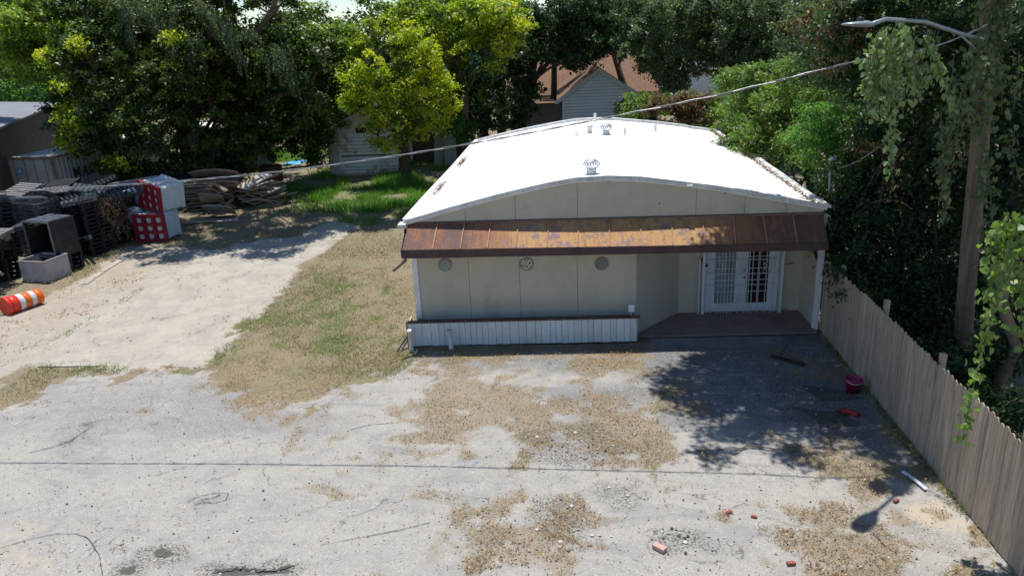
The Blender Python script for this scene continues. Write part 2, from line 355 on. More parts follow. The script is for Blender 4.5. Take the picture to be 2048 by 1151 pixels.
def add_ground():
    nx, ny = GXs.shape; idx = np.arange(nx*ny).reshape(nx, ny)
    P = np.stack([GXs, GYs, hz], -1).reshape(-1, 3)
    quads = np.stack([idx[:-1, :-1], idx[1:, :-1], idx[1:, 1:], idx[:-1, 1:]], -1).reshape(-1, 4)
    def cell(a): return ((a[:-1, :-1]+a[1:, 1:])/2).reshape(-1)
    isC = cell(conc) > .45; isA = (cell(asph) > .45) & ~isC
    att = dict(conc=conc, asph=asph, litt=litt, green=green, dark=dark, newa=newa, sand=sand)
    for name, sel, lab in (('ground', ~isC & ~isA, 'bare dirt and dry grass yard strewn with leaf litter'), ('parking_lot', isA, 'cracked pale grey asphalt lot with litter patches'), ('driveway', isC, 'worn pale concrete driveway beside the yard')):
        q = quads[sel]; u, inv = np.unique(q, return_inverse=True); inv = inv.reshape(q.shape)
        me = bpy.data.meshes.new(name); me.vertices.add(len(u)); me.vertices.foreach_set('co', P[u].astype(np.float32).ravel())
        me.loops.add(inv.size); me.loops.foreach_set('vertex_index', inv.astype(np.int32).ravel())
        me.polygons.add(len(inv)); me.polygons.foreach_set('loop_start', np.arange(0, inv.size, 4, dtype=np.int32)); me.polygons.foreach_set('loop_total', np.full(len(inv), 4, dtype=np.int32))
        for k, a in att.items():
            x = me.attributes.new(k, 'FLOAT', 'POINT'); x.data.foreach_set('value', a.reshape(-1)[u].astype(np.float32))
        me.update(calc_edges=True); o = link(name, me, GM, None, True); tag(o, lab, None, None, 'structure')
        if name == 'parking_lot': lot = o
    return lot
LOT = add_ground()

# ribbons lying on the ground (kerb, cracks, faint paint)
def ribbon(pts, wd, z, jit=0., n=6):
    out = []
    for i in range(len(pts)-1):
        for k in range(n): out.append(Vector(pts[i]).lerp(Vector(pts[i+1]), k/n))
    out.append(Vector(pts[-1])); m = MB(); vs = []
    for i, p in enumerate(out):
        d = (out[min(i+1, len(out)-1)]-out[max(i-1, 0)]).normalized(); s = Vector((-d.y, d.x, 0))
        w_ = wd*(1+random.uniform(-jit, jit)*1.2)/2; off = s*random.uniform(-jit, jit)*wd*1.5
        vs += [p+off+s*w_+Vector((0, 0, z)), p+off-s*w_+Vector((0, 0, z))]
    return m.add(vs, [(2*i, 2*i+1, 2*i+3, 2*i+2) for i in range(len(out)-1)])
concm = simple('kerb_concrete', (.42, .39, .33), (.32, .29, .24), sc=4, rough=.95, bump=.006, dirt=(.25, .2, .14))
def kerb(pts, wd, h):
    m = MB(); P = [gr(*p) for p in pts]
    for a, b in zip(P, P[1:]):
        L = (b-a).length; k = max(1, int(L/1.3))
        for i in range(k):
            p = a.lerp(b, (i+.012)/k); q = a.lerp(b, (i+.985)/k)
            (random.random() < .12) or m.bar(p+Vector((random.uniform(-.02, .02), 0, h/2-.05)), q+Vector((0, 0, h/2-.05+random.uniform(-.006, .006))), wd, h+.1)
    o = obj('kerb', m, concm); tag(o, None, None, None, 'structure'); return o
kerb([(80, 704), (190, 640), (288, 577)], .15, .035)
kerb([(80, 731), (240, 730), (412, 734)], .2, .036)
kerb([(128, 600), (205, 545), (292, 492)], .2, .06)
crm = simple('crack_dark', (.05, .045, .04), (.11, .1, .09), sc=20, rough=1, bump=0)
for pts, wd in (([(0, 1096), (60, 1078), (110, 1068), (150, 1067), (175, 1075), (200, 1110), (205, 1150)], .010), ([(375, 1005), (400, 992), (430, 986), (458, 985), (452, 1000), (430, 1006), (405, 1004), (390, 1010)], .012), ([(400, 1000), (425, 996), (440, 990)], .014),
                ([(430, 1145), (480, 1136), (520, 1142), (560, 1138), (590, 1130)], .04), ([(60, 905), (110, 893), (140, 882), (188, 850)], .014), ([(95, 722), (190, 655), (270, 590), (310, 560), (345, 536)], .035), ([(60, 726), (230, 728), (410, 737)], .02), ([(640, 1090), (720, 1075), (800, 1060), (860, 1045)], .01),
                ([(1360, 905), (1450, 898), (1520, 895)], .02), ([(1560, 660), (1575, 690), (1560, 710)], .012), ([(700, 860), (740, 850), (800, 845)], .01)):
    obj('crack', ribbon([gr(*p)+Vector((0, 0, .016)) for p in pts], wd, 0, .45), crm, LOT)
def paintmat(name, c):
    t = NT(name); tr = t.n('ShaderNodeBsdfTransparent'); mx = t.n('ShaderNodeMixShader'); t.fin(c, .9, 0, .1)
    t.l(t.ss(t.noise(9, 6, .8), .52, .75), mx.inputs[0]); t.l(tr.outputs[0], mx.inputs[1]); t.l(t.b.outputs[0], mx.inputs[2]); t.l(mx.outputs[0], t.out.inputs[0]); return t.m
pm = paintmat('faded_yellow_paint', (.62, .55, .22)); bm_ = paintmat('faded_blue_paint', (.25, .36, .55))
for pts, wd, mm in (([(655, 903), (715, 828)], .12, pm), ([(545, 1062), (582, 1030)], .12, pm), ([(722, 800), (742, 782)], .12, pm), ([(915, 928), (975, 922)], .4, bm_)):
    obj('worn_paint', ribbon([gr(*p)+Vector((0, 0, .02)) for p in pts], wd, 0, .2), mm, LOT)

# ------------------------------------------------------------------ main building
YF, YB, YP = 17.55, 31.0, 18.82
XL, XR = -3.45, 6.45
stucco = simple('cream_wall_board', (.54, .49, .395), (.49, .445, .355), sc=1.4, rough=.9, bump=.003, bsc=90, dirt=(.33, .31, .26), dsc=.9, damt=.5)
whitep = simple('white_paint', (.78, .79, .78), (.66, .68, .68), sc=4, rough=.5, bump=.001, dirt=(.45, .42, .36), dsc=2.5, damt=.4)
whitew = simple('white_trim', (.74, .77, .80), (.66, .70, .74), sc=5, rough=.55, bump=.001)
darkin = simple('dark_interior', (.02, .02, .02), (.035, .03, .03), rough=1, bump=0)
B = thing('commercial_building', 'cream single storey building with arched white roof and rusty canopy', 'building', (1.4, YF, 0))
prof_px = [(820, 445), (900, 421), (1000, 394), (1060, 380), (1100, 371), (1150, 362), (1215, 358), (1280, 360), (1350, 368), (1430, 378), (1500, 390), (1560, 400), (1640, 415)]
PF = [at(x, y, YF) for x, y in prof_px]
PF[0].x = XL; PF[-1].x = XR-.12
def prof_z(x):
    for a, b in zip(PF, PF[1:]):
        if a.x <= x <= b.x: return a.z+(b.z-a.z)*(x-a.x)/(b.x-a.x)
    return PF[0].z if x < PF[0].x else PF[-1].z
wall = MB()
def boards(xs_, y, zb, ztop, th=.03, gap=.008, topf=None):
    for a, b in zip(xs_, xs_[1:]):
        a2, b2 = a+gap/2, b-gap/2
        if topf is None: wall.box(a2, b2, y, y+th, zb, ztop)
        else:
            k = 6; xx = [a2+(b2-a2)*i/k for i in range(k+1)]
            poly = [(a2, y, zb), (b2, y, zb)]+[(x, y, topf(x)) for x in xx[::-1]]
            wall.prism(poly, (0, 0, 0), (0, th, 0))
jl = [at(x, 570, YF).x for x in (939, 1040, 1155)]
boards([XL]+jl+[2.0], YF, -.05, 2.93)
ju = [at(x, 430, YF).x for x in (931, 1031, 1155, 1391, 1488, 1570)]
boards([XL]+ju+[XR-.1], YF-.035, 2.93, None, .03, .008, lambda x: prof_z(x)-.02)
# recess: diagonal wall, back wall with door opening, right wing wall
wall.prism([(2.0, YF, -.1), (3.25, YP, -.1), (3.25, YP, 2.9), (2.0, YF, 2.9)], (0, 0, 0), (-.03, .03, 0))
DX0, DX1, DH = 3.93, 5.80, 2.12
wall.box(3.25, DX0, YP, YP+.1, -.05, 2.9); wall.box(DX1, XR, YP, YP+.1, -.05, 2.9); wall.box(DX0, DX1, YP, YP+.1, DH, 2.9)
wall.box(XR-.06, XR+.04, 17.62, YP, -.1, 2.9)
# side and rear walls
sh = .5
wall.prism([(XL, YF+.03, -.1), (XL+sh, YB, -.1), (XL+sh, YB, 2.95), (XL, YF+.03, 2.95)], (0, 0, 0), (.1, 0, 0))
wall.prism([(XR-.06, YP+.1, -.1), (XR+.2, YB, -.1), (XR+.2, YB, 2.95), (XR-.06, YP+.1, 2.95)], (0, 0, 0), (-.1, 0, 0))
wall.prism([(XL+sh, YB, -.1), (XR+.2, YB, -.1), (XR+.2, YB, 2.95), (1.8, YB, 3.6), (XL+sh, YB, 2.95)], (0, 0, 0), (0, .1, 0))
wo = obj('wall', wall, stucco, B)
bk = MB(); bk.box(XL+.05, 1.95, YF+.035, YF+.05, 0, 2.9); bk.box(XL+.1, XR-.15, YF-.003, YF+.01, 2.95, 2.99)
obj('wall_backing', bk, darkin, B)
ce = MB(); ce.prism([(1.98, YF+.04, 2.55), (XR-.08, YF+.04, 2.55), (XR-.08, YP-.01, 2.55), (3.22, YP-.01, 2.55)], (0, 0, 0), (0, 0, .03)); obj('porch_ceiling', ce, whitep, B)
# roof membrane
rm = simple('white_roof_coating', (.86, .86, .85), (.82, .82, .81), sc=.8, rough=.6, bump=.003, bsc=14)
def roofpt(u, v):
    k = u*(len(PF)-1); i = min(int(k), len(PF)-2); p = PF[i].lerp(PF[i+1], k-i)
    xo = -.12 if u == 0 else (.06 if u == 1 else 0)
    return (p.x+xo+sh*v*(1 if u < .9 else .6), YF-.09+(YB+.1-YF+.09)*v, PF[0].z+(p.z-PF[0].z)*(1-.24*v)+.05+(.0 if 0 < u < 1 else -.02)+.012*math.sin(9*v+4*u)*(0 < v < 1))
rf = MB(); rf.grid(roofpt, 24, 24, .07); RO = obj('roof', rf, rm, B)
# raised edge strips
edm = simple('roof_edge_metal', (.72, .72, .70), (.5, .5, .49), sc=5, rough=.5, bump=.002, dirt=(.25, .22, .18), dsc=3)
e = MB()
for i in range(12):
    a, b = roofpt(0, i/12), roofpt(0, (i+1)/12-.002)
    e.bar(Vector(a)+Vector((.03, 0, .05)), Vector(b)+Vector((.03, 0, .05)), .14, .08)
obj('edge_flashing', e, simple('white_flashing', (.84, .84, .83), (.78, .78, .77), rough=.5, bump=0), RO)
e = MB()
for i in range(9):
    a, b = roofpt(1, i/9), roofpt(1, (i+1)/9-.003)
    j = Vector((.02, 0, random.uniform(.0, .03))); e.bar(Vector(a)+j, Vector(b)+j, .15, .06)
obj('gutter', e, edm, RO)
e = MB()
for k in range(24):
    a = Vector(roofpt(k/24, 0)); b = Vector(roofpt((k+1)/24, 0)); e.bar(a+Vector((0, -.01, .005)), b+Vector((0, -.01, .005)), .03, .10)
obj('roof_trim', e, edm, RO); e = MB()
for k in range(24):
    a = Vector(roofpt(k/24, 1)); b = Vector(roofpt((k+1)/24, 1)); e.bar(a+Vector((0, 0, .05)), b+Vector((0, 0, .05)), .22, .07)
obj('roof_trim', e, edm, RO)
# leaf stain patches along the eaves
stm = simple('eave_debris', (.22, .17, .12), (.35, .3, .25), sc=12, rough=1, bump=.01)
# turbine vents
def turbine(u, v, s):
    p = Vector(roofpt(u, v)); r = MB()
    r.lathe([(.17*s, -.05), (.15*s, .16*s), (.17*s, .17*s)], 16, p)
    t = obj('roof_vent', r, edm, RO, True)
    b = MB()
    for k in range(18):
        a = 2*PI*k/18
        pts = []
        for q in range(7):
            ph = q/6; rr = (.17+.11*math.sin(PI*ph))*s; aa = a+.45*ph; z = (.17+.30*ph)*s
            pts.append((p.x+rr*math.cos(aa), p.y+rr*math.sin(aa), p.z+z))
        for q in range(6):
            A0, B0 = Vector(pts[q]), Vector(pts[q+1]); c = Vector((p.x, p.y, 0)); o1 = (A0-c); o1.z = 0; o1.normalize(); tg = Vector((-o1.y, o1.x, 0))*.045*s+o1*(-.012)
            b.add([A0, B0, B0+tg, A0+tg], [(0, 1, 2, 3)])
    b.lathe([(.001, .485*s), (.09*s, .48*s), (.16*s, .455*s)], 16, p)
    obj('turbine_fins', b, simple('galvanised', (.62, .63, .64), (.5, .51, .52), rough=.35, metal=.6, bump=0), t)
turbine(.46, .045, .74); turbine(.53, .62, .78)
fl = MB(); p = Vector(roofpt(.47, .66)); fl.lathe([(.09, -.05), (.09, .2), (.12, .21), (.12, .26), (.001, .28)], 14, p); obj('flue_pipe', fl, edm, RO, True)
for u, v, h in ((.60, .64, .22), (.72, .8, .25), (.5, .97, .3), (.42, .62, .1)):
    fl = MB(); p = Vector(roofpt(u, v)); fl.tube([p-Vector((0, 0, .05)), p+Vector((0, 0, h))], .055, 10); obj('vent_pipe', fl, whitep, RO)
# gable floodlight + holes
g = MB(); q = at(1379, 371, YF-.1); g.box(q.x-.07, q.x+.07, YF-.16, YF-.04, q.z-.03, q.z+.02, bev=.008); obj('gable_lamp', g, whitep, B)
for a, b in ((1319, 407), (1451, 386), (870, 447)):
    q = at(a, b, YF-.04); obj('bolt_hole', MB().lathe([(.001, 0), (.018, 0)], 10, (q.x, YF-.038, q.z), Matrix.Rotation(PI/2, 3, 'X')), darkin, B)
# rusty canopy
def rustmat():
    t = NT('rusty_sheet_metal'); sx = t.n('ShaderNodeSeparateXYZ'); g = t.n('ShaderNodeNewGeometry'); t.l(g.outputs['Position'], sx.inputs[0])
    x = sx.outputs[0]; mid = t.math('MULTIPLY', t.ss(x, -2.4, -.4), t.ss(x, 5.6, 3.2))
    n = t.noise(2.2, 6, .7, t.scale((1, .5, .5))); n2 = t.noise(22, 6, .8); st = t.noise(3.0, 5, .6, t.scale((4, .35, .35)))
    f = t.math('ADD', t.math('MULTIPLY', mid, .42), t.math('ADD', t.math('MULTIPLY', n, .45), t.math('MULTIPLY', st, .45)))
    f = t.math('ADD', f, t.math('MULTIPLY', t.math('SUBTRACT', n2, .5), 1.1))
    col = t.mix(t.ss(f, .42, .62), (.13, .075, .065), (.27, .125, .06)); col = t.mix(t.ss(f, .66, .9), col, (.42, .25, .11))
    col = t.mix(t.math('MULTIPLY', t.ss(t.noise(4, 5, .7), .5, .62), mid), col, (.22, .15, .15))
    t.bump(n2, .004); return t.fin(col, .75, .1, .3)
rust = rustmat(); plum = simple('plum_painted_metal', (.055, .033, .036), (.085, .045, .045), sc=3, rough=.5, bump=.002, dirt=(.16, .07, .04), dsc=2, damt=.4)
CA0, CA1 = Vector((-3.5, YF-.04, 3.0)), Vector((6.32, YF-.04, 2.93))
CB0, CB1 = Vector((-3.57, 16.86, 2.53)), Vector((6.27, 16.86, 2.40))
seam = [at(x, 500, 16.9).x for x in (866, 921, 975, 1032, 1094, 1155, 1218, 1282, 1345, 1408, 1470, 1532, 1592)]
seam = [CB0.x]+seam+[CB1.x]
CN = thing('canopy', None, None, (1.4, 17.2, 2.4)); CN.parent = B; CN.location = Vector((1.4, 17.2, 2.4))-Vector(B.location)
for k_ in ('label', 'category'): 
    if k_ in CN: del CN[k_]
CN['label'] = 'rust streaked metal canopy with plum fascia'
cv = MB(); ribs = MB()
def cpt(x, v):
    f = (x-CB0.x)/(CB1.x-CB0.x); return CB0.lerp(CB1, f).lerp(CA0.lerp(CA1, f), v)
for i, (a, b) in enumerate(zip(seam, seam[1:])):
    cv.grid(lambda u, v: cpt(a+(b-a)*u, v)+Vector((0, 0, .006*math.sin(PI*u)*random.uniform(.2, 1))), 4, 4, .015)
    if i: obj('seam_rib', MB().bar(cpt(a, 0)+Vector((0, -.005, .016)), cpt(a, 1)+Vector((0, 0, .016)), .028, .035), simple('rib_rust', (.42, .23, .14), (.30, .15, .09), sc=6, rough=.8, bump=.002), CN)
obj('canopy_sheet', cv, rust, CN)
for f_ in range(0): obj('seam_rib', ribs, simple('rib_rust', (.36, .17, .09), (.22, .10, .06), sc=6, rough=.8, bump=.002), CN)
fa = MB(); fa.prism([CB0+Vector((0, -.02, .02)), CB1+Vector((0, -.02, .02)), CB1+Vector((0, -.02, -.15)), CB0+Vector((0, -.02, -.19))], (0, 0, 0), (0, -.03, 0))
fa.prism([CB0+Vector((-.012, 0, .02)), CB0+Vector((-.012, 0, -.19)), Vector((-3.53, YF-.08, 2.62)), CA0+Vector((-.04, -.03, 0))], (0, 0, 0), (-.02, 0, 0))
obj('fascia', fa, plum, CN)
so_ = MB(); so_.prism([(-3.5, 16.88, 2.36), (6.25, 16.88, 2.27), (6.3, YF-.04, 2.5), (-3.5, YF-.04, 2.6)], (0, 0, 0), (0, 0, .012)); obj('soffit', so_, plum, CN)
# wall top flashing (dark line above canopy)
ln = MB(); ln.bar((-3.5, YF-.05, 3.03), (6.4, YF-.05, 2.965), .03, .03); obj('canopy_flashing', ln, plum, CN)
# three round ornaments
def ornmat(name, c1, c2, sc):
    t = NT(name); v = t.vor(sc, 'DISTANCE_TO_EDGE'); col = t.mix(t.ss(v, .06, .14), c2, c1); t.bump(v, .008, 1); return t.fin(col, .5, .3)
for i, (px, py, c1, c2, sc, lab) in enumerate(((890, 530, (.09, .11, .11), (.42, .45, .42), 42, 'speckled dark disc'), (1053, 528, (.62, .62, .55), (.05, .055, .05), 26, 'pale disc with dark leafy pattern'), (1203, 527, (.13, .15, .14), (.24, .26, .23), 50, 'dull grey disc'))):
    q = at(px, py, YF-.03); r = .165
    m = MB(); R9 = Matrix.Rotation(PI/2, 3, 'X')
    m.lathe([(.001, .012), (r*.85, .018), (r*.9, .012)], 32, (q.x, YF-.015, q.z), R9)
    dsk = obj('wall_medallion', m, ornmat('medallion_%d' % i, c1, c2, sc), B); dsk['label'] = lab
    m = MB(); m.lathe([(r*.9, .0), (r*.9, .03), (r, .03), (r, 0)], 32, (q.x, YF-.002, q.z), R9); obj('medallion_rim', m, simple('dull_rim', (.16, .18, .17), (.3, .32, .3), sc=20, rough=.5), dsk)
# white corner boards
cb = MB(); cb.box(XL-.03, XL+.09, YF-.03, YF-.004, .55, 2.5); cb.box(XL-.05, XL-.005, YF-.02, YF+.15, .1, 1.9); obj('corner_board', cb, whitep, B)
cb = MB(); cb.box(XR-.12, XR+.02, 17.54, 17.61, -.02, 2.4); obj('corner_post', cb, whitep, B)
# brackets under canopy, right
br = MB(); br.bar((XR-.09, 17.7, 1.75), (XR-.09, 18.35, 2.25), .05, .07); obj('bracket', br, plum, B)
br = MB(); br.bar((XR-.09, 18.1, 2.5), (XR-.09, 18.6, 2.05), .05, .05); obj('bracket', br, plum, B)
br = MB(); br.bar(at(786, 541, 16.6), at(812, 519, 16.95), .06, .06); obj('bracket', br, simple('grey_brown_wood', (.14, .11, .10), (.22, .19, .17), rough=.9), B)
br = MB(); q = at(806, 449, 17.5); br.box(q.x-.1, q.x+.1, 17.3, 17.6, q.z-.05, q.z+.05, bev=.01); obj('gutter_end', br, edm, B)
# porch slab
ps = MB(); ps.prism([(1.98, 17.3, 0), (6.38, 17.32, 0), (6.38, YP, 0), (3.25, YP, 0)], (0, 0, -.02), (0, 0, .03)); obj('porch_slab', ps, simple('porch_brown_concrete', (.27, .20, .17), (.20, .155, .135), sc=2, rough=.9, dirt=(.1, .08, .07)), B)
# doors
D = MB(); fr = .09
for x0, x1, z0, z1 in ((DX0, DX0+fr, 0, DH), (DX1-fr, DX1, 0, DH), (DX0, DX1, DH-fr, DH)): D.box(x0+.002, x1-.002, YP-.03, YP+.08, z0+.035, z1-.002)
obj('door_frame', D, whitew, B)
xm = (DX0+DX1)/2
glassl = NT('door_glass_curtained'); glassl.fin(glassl.mix(glassl.ss(glassl.noise(2.5, 3, .5, glassl.scale((6, 1, 1))), .4, .6), (.22, .27, .27), (.30, .35, .35)), .08, 0, .5)
glassd = NT('door_glass_dark'); glassd.fin(glassd.mix(glassd.noise(3, 2), (.022, .012, .012), (.05, .022, .02)), .06, 0, .5)
for k, (x0, x1, gm) in enumerate(((DX0+fr, xm, glassl.m), (xm, DX1-fr, glassd.m))):
    m = MB(); st = .16; 
    m.box(x0+.003, x0+st, YP+.0, YP+.045, .05, DH-fr-.003); m.box(x1-st, x1-.003, YP+.0, YP+.045, .05, DH-fr-.003)
    m.box(x0+st, x1-st, YP+.0, YP+.045, .05, .27); m.box(x0+st, x1-st, YP, YP+.045, DH-fr-.18, DH-fr-.003)
    d = obj('door', m, whitew, B)
    g = MB(); g.box(x0+st, x1-st, YP+.018, YP+.026, .27, DH-fr-.18); obj('glass_pane', g, gm, d)
    g = MB()
    for j in range(1, 5): zz = .27+(DH-fr-.45)*j/5; g.box(x0+st, x1-st, YP+.01, YP+.017, zz-.008, zz+.008)
    xc = (x0+x1)/2; g.box(xc-.008, xc+.008, YP+.009, YP+.0165, .27, DH-fr-.18); obj('muntin', g, whitew, d)
    if k:
        g = MB(); g.lathe([(.001, .07), (.025, .06), (.03, .03), (.012, .02), (.012, 0)], 12, (x0+.07, YP-.003, .98), Matrix.Rotation(PI/2, 3, 'X')); kb = simple('dark_bronze', (.05, .04, .03), (.08, .07, .05), rough=.35, metal=.8, bump=0); g2 = MB(); g2.lathe([(.001, .03), (.025, .02), (.025, 0)], 12, (x0+.07, YP-.003, 1.18), Matrix.Rotation(PI/2, 3, 'X')); obj('deadbolt', g2, kb, d); obj('door_knob', g, simple('dark_bronze', (.05, .04, .03), (.08, .07, .05), rough=.35, metal=.8, bump=0), d)
# security grille in front of the doors
GG = MB(); yg = YP-.13; gx0, gx1 = DX0-.05, DX1+.03
for x0 in (gx0-.05, gx1-.0): obj('gate_post', MB().box(x0, x0+.055, yg-.03, yg+.02, .0, 2.2), whitew, B)
obj('gate_post', MB().box(gx0-.14, gx0-.11, yg-.02, yg+.02, 0, 1.55), whitew, B)
GG = MB(); N = 22; dxs = (gx1-gx0-.05)/N
for i in range(N+1):
    x = gx0+.02+dxs*i
    if i in (5, 16): 
        GG.bar((x, yg, .02), (x, yg, 2.2), .014, .014); continue
    if i % 2 == 0 or i in (7, 13): GG.bar((x, yg, .02), (x, yg, 2.2), .017, .015)
for zz in (.10, .82, 1.12, 1.5, 1.78, 2.05): GG.bar((gx0, yg-.008, zz), (gx1, yg-.008, zz), .012, .016)
def scroll(cx_, cz, r, sgn=1, ph=0, turns=1.1):
    pts = []
    for k in range(14):
        a = ph+sgn*2*PI*turns*k/13; rr = r*(1-.7*k/13); pts.append((cx_+rr*math.cos(a), yg-.015, cz+rr*math.sin(a)))
    GG.tube(pts, .006, 5, False)
for xc in (gx0+.36, gx1-.33):
    for s1 in (-1, 1):
        for s2 in (-1, 1):
            scroll(xc+s1*.07, 1.31+s2*.13, .075, s1*s2, -s2*PI/2)
            scroll(xc+s1*.09, 1.31+s2*.045, .05, -s1*s2, s2*PI/2)
for zc in (.45, 1.31, 2.0):
    for s1 in (-1, 1):
        for s2 in (-1, 1): scroll(xm+s1*.06, zc+s2*.08, .06, s1*s2, -s2*PI/2)
obj('security_gate', GG, simple('gate_white_metal', (.62, .65, .67), (.5, .53, .56), rough=.5, bump=0), B)
m = MB(); m.bar((gx1+.02, yg, 1.32), (gx1+.33, YP-.02, 1.33), .012, .012); obj('gate_latch', MB().bar((gx1, yg, .09), (gx1+.3, YP-.02, .07), .012, .012), simple('rusty_bar', (.12, .09, .08), (.2, .12, .08)), B); obj('gate_latch', m, simple('rusty_bar', (.12, .09, .08), (.2, .12, .08)), B)
m = MB(); q = at(1404, 522, YP-.08); m.box(q.x-.09, q.x-.01, YP-.05, YP-.002, q.z-.1, q.z+.06, bev=.01); obj('meter_box', m, simple('tan_box', (.42, .33, .22), (.3, .24, .16)), B)
m = MB(); m.tube([(q.x+.02, YP-.06, q.z+.07), (q.x+.03, YP-.09, q.z-.02), (q.x+.07, YP-.1, q.z-.1), (q.x+.14, YP-.12, q.z-.12)], [.05, .03, .05, .04], 8); obj('wall_lamp', m, simple('black_paint', (.015, .013, .012), (.03, .03, .03), rough=.5), B)
m = MB(); m.bar((DX0-.2, YP-.01, 1.3), (DX0-.2, YP-.01, 2.0), .02, .02); obj('conduit', m, whitew, B)

# ------------------------------------------------------------------ planter
PL = thing('planter', 'long pale blue-white board planter box with brown brick cap below the front wall', 'planter', (-.8, 17.2, 0))
plw = simple('pale_blue_boards', (.58, .63, .65), (.50, .56, .59), sc=3, rough=.75, bump=.003, stretch=(6, 6, .6), isl=.16, dirt=(.3, .28, .24), dsc=3, damt=.3)
m = MB(); x = -3.62; 
while x < 1.93:
    w_ = random.choice((.14, .14, .19, .15, .22)); w_ = min(w_, 1.98-x); m.box(x+.004, x+w_-.004, 16.98+random.uniform(-.004, .004), 17.0+random.uniform(0, .006), .02+random.uniform(0, .02), .63); x += w_
obj('front_board', m, plw, PL)
obj('end_board', MB().box(1.955, 1.98, 17.01, 17.5, .02, .63), plw, PL); obj('end_board', MB().box(-3.62, -3.6, 17.01, 17.5, .02, .63), plw, PL)
m = MB(); m.box(-3.6, 1.95, 17.015, 17.5, 0, .52); obj('soil', m, simple('planter_soil', (.10, .075, .05), (.18, .13, .09), sc=20, rough=1, bump=.02), PL)
m = MB(); x = -3.66
while x < 1.95: m.box(x+.003, x+.092, 16.95+random.uniform(-.004, .004), 17.06+random.uniform(0, .01), .632, .67+random.uniform(0, .012), bev=.008); x += .095
obj('brick_cap', m, simple('brown_cap_brick', (.075, .042, .04), (.11, .06, .05), sc=5, rough=.7, isl=.3), PL)
m = MB(); m.bar((-3.66, 16.99, .3), (-3.9, 16.7, .02), .03, .05); obj('brace', m, simple('grey_brown_wood', (.14, .11, .10)), PL)
m = MB(); m.bar((-3.65, 17.0, .0), (-3.65, 17.0, .65), .03, .06); m.bar((-3.62, 17.1, .25), (-3.8, 16.85, .02), .03, .04); obj('brace', m, simple('grey_brown_wood', (.14, .11, .10)), PL)
tg = tag(obj('flood_lamp', MB().box(1.78, 1.92, 17.2, 17.3, .70, .88, bev=.01).bar((1.85, 17.27, .5), (1.85, 17.27, .72), .03, .03), whitep, None, False, (1.85, 17.25, .5)), 'small white flood lamp at the right end of the planter', 'lamp')
for (a, b), h, s, lab in (((823, 702), .55, 0, 'white capped pvc pipe standing at the left corner of the planter'), ((903, 699), .53, .03, 'scuffed open grey-white pvc pipe standing before the planter boards')):
    q = gr(a, b); m = MB()
    if not s: m.lathe([(.055, 0), (.055, h-.06), (.068, h-.06), (.068, h), (.055, h+.015), (.001, h+.018)], 16, q)
    else: m.lathe([(.06, 0), (.06, h), (.05, h), (.05, .05), (.001, .05)], 16, q, Matrix.Rotation(-s, 3, 'Y'))
    o = obj('pipe', m, simple('pvc_white', (.74, .74, .70), (.62, .62, .58), sc=6, rough=.45, bump=0) if not s else simple('pvc_scuffed', (.55, .55, .53), (.4, .4, .38), sc=14, rough=.6), None, True, q); tag(o, lab, 'pipe')

# ------------------------------------------------------------------ wooden fence at the right
FX = lambda y: 6.46-(16.9-y)*.0356
FE = thing('wooden_fence', 'weathered grey dog-eared picket fence running from building along the lot', 'fence', (FX(12), 12, 0))
def woodmat():
    t = NT('weathered_cedar'); g = t.n('ShaderNodeNewGeometry'); r = g.outputs['Random Per Island']
    sv = t.scale((12, 12, .55)); a = t.n('ShaderNodeVectorMath', operation='ADD'); cb_ = t.n('ShaderNodeCombineXYZ'); t.l(t.math('MULTIPLY', r, 50), cb_.inputs[2]); t.l(sv, a.inputs[0]); t.l(cb_.outputs[0], a.inputs[1])
    n = t.noise(2.2, 7, .7, a.outputs[0], .6); n2 = t.noise(1.2, 4, .6)
    col = t.mix(t.ss(n, .4, .62), (.46, .375, .29), (.26, .215, .17)); col = t.mix(t.math('MULTIPLY', t.ss(r, .55, .95), t.ss(n2, .35, .6)), col, (.40, .30, .205))
    cc = t.n('ShaderNodeCombineColor'); k = t.math('MULTIPLY_ADD', t.math('FRACT', t.math('MULTIPLY', r, 7.3)), .24, .88); [t.l(k, cc.inputs[i]) for i in range(3)]
    col = t.mix(1, col, cc.outputs[0], 'MULTIPLY')
    kn = t.vor(1.7, 'F1', a.outputs[0]); col = t.mix(t.ss(kn, .09, .04), col, (.07, .05, .04))
    t.bump(n, .005); return t.fin(col, .9, 0, .15)
wood = woodmat()
yy = 17.5; pm_ = None; cnt = 0; lean = .0
while yy > 5.2:
    if cnt % 17 == 0:
        if pm_: obj('picket_panel', pm_, wood, FE)
        pm_ = MB(); dz = random.uniform(-.02, .02)
    wd = .137+random.uniform(-.004, .004); lean = max(-.02, min(.03, lean+random.uniform(-.008, .008)))
    h = 1.82+dz+random.uniform(-.03, .03); x0 = FX(yy)+random.uniform(-.009, .009); th = .017
    gapk = random.uniform(.001, .006) if random.random() > .08 else .022
    hw = (wd-gapk)/2; z0 = random.uniform(.01, .05)
    out = [(-hw, z0), (hw, z0), (hw, h-.06), (hw*.55, h-.012), (0, h+.004), (-hw*.55, h-.012), (-hw, h-.06)]
    pts = [(x0+lean*.1*z, yy-wd/2+a+lean*z*.35+.0*z, z) for a, z in out]
    pm_.prism(pts, (0, 0, 0), (th, 0, 0)); yy -= wd; cnt += 1
obj('picket_panel', pm_, wood, FE)
for zz in (.3, .95, 1.6):
    m = MB(); m.bar((FX(17)+.05, 17, zz), (FX(5.2)+.05, 5.2, zz), .09, .04, (1, 0, 0)); obj('rail', m, wood, FE)
for py in (16.6, 14.1, 11.7, 9.2, 6.8):
    m = MB(); hh = 1.95 if py != 14.1 else 2.02; m.box(FX(py)+.08, FX(py)+.17, py-.045, py+.045, 0, hh, bev=.006); obj('post', m, wood, FE)

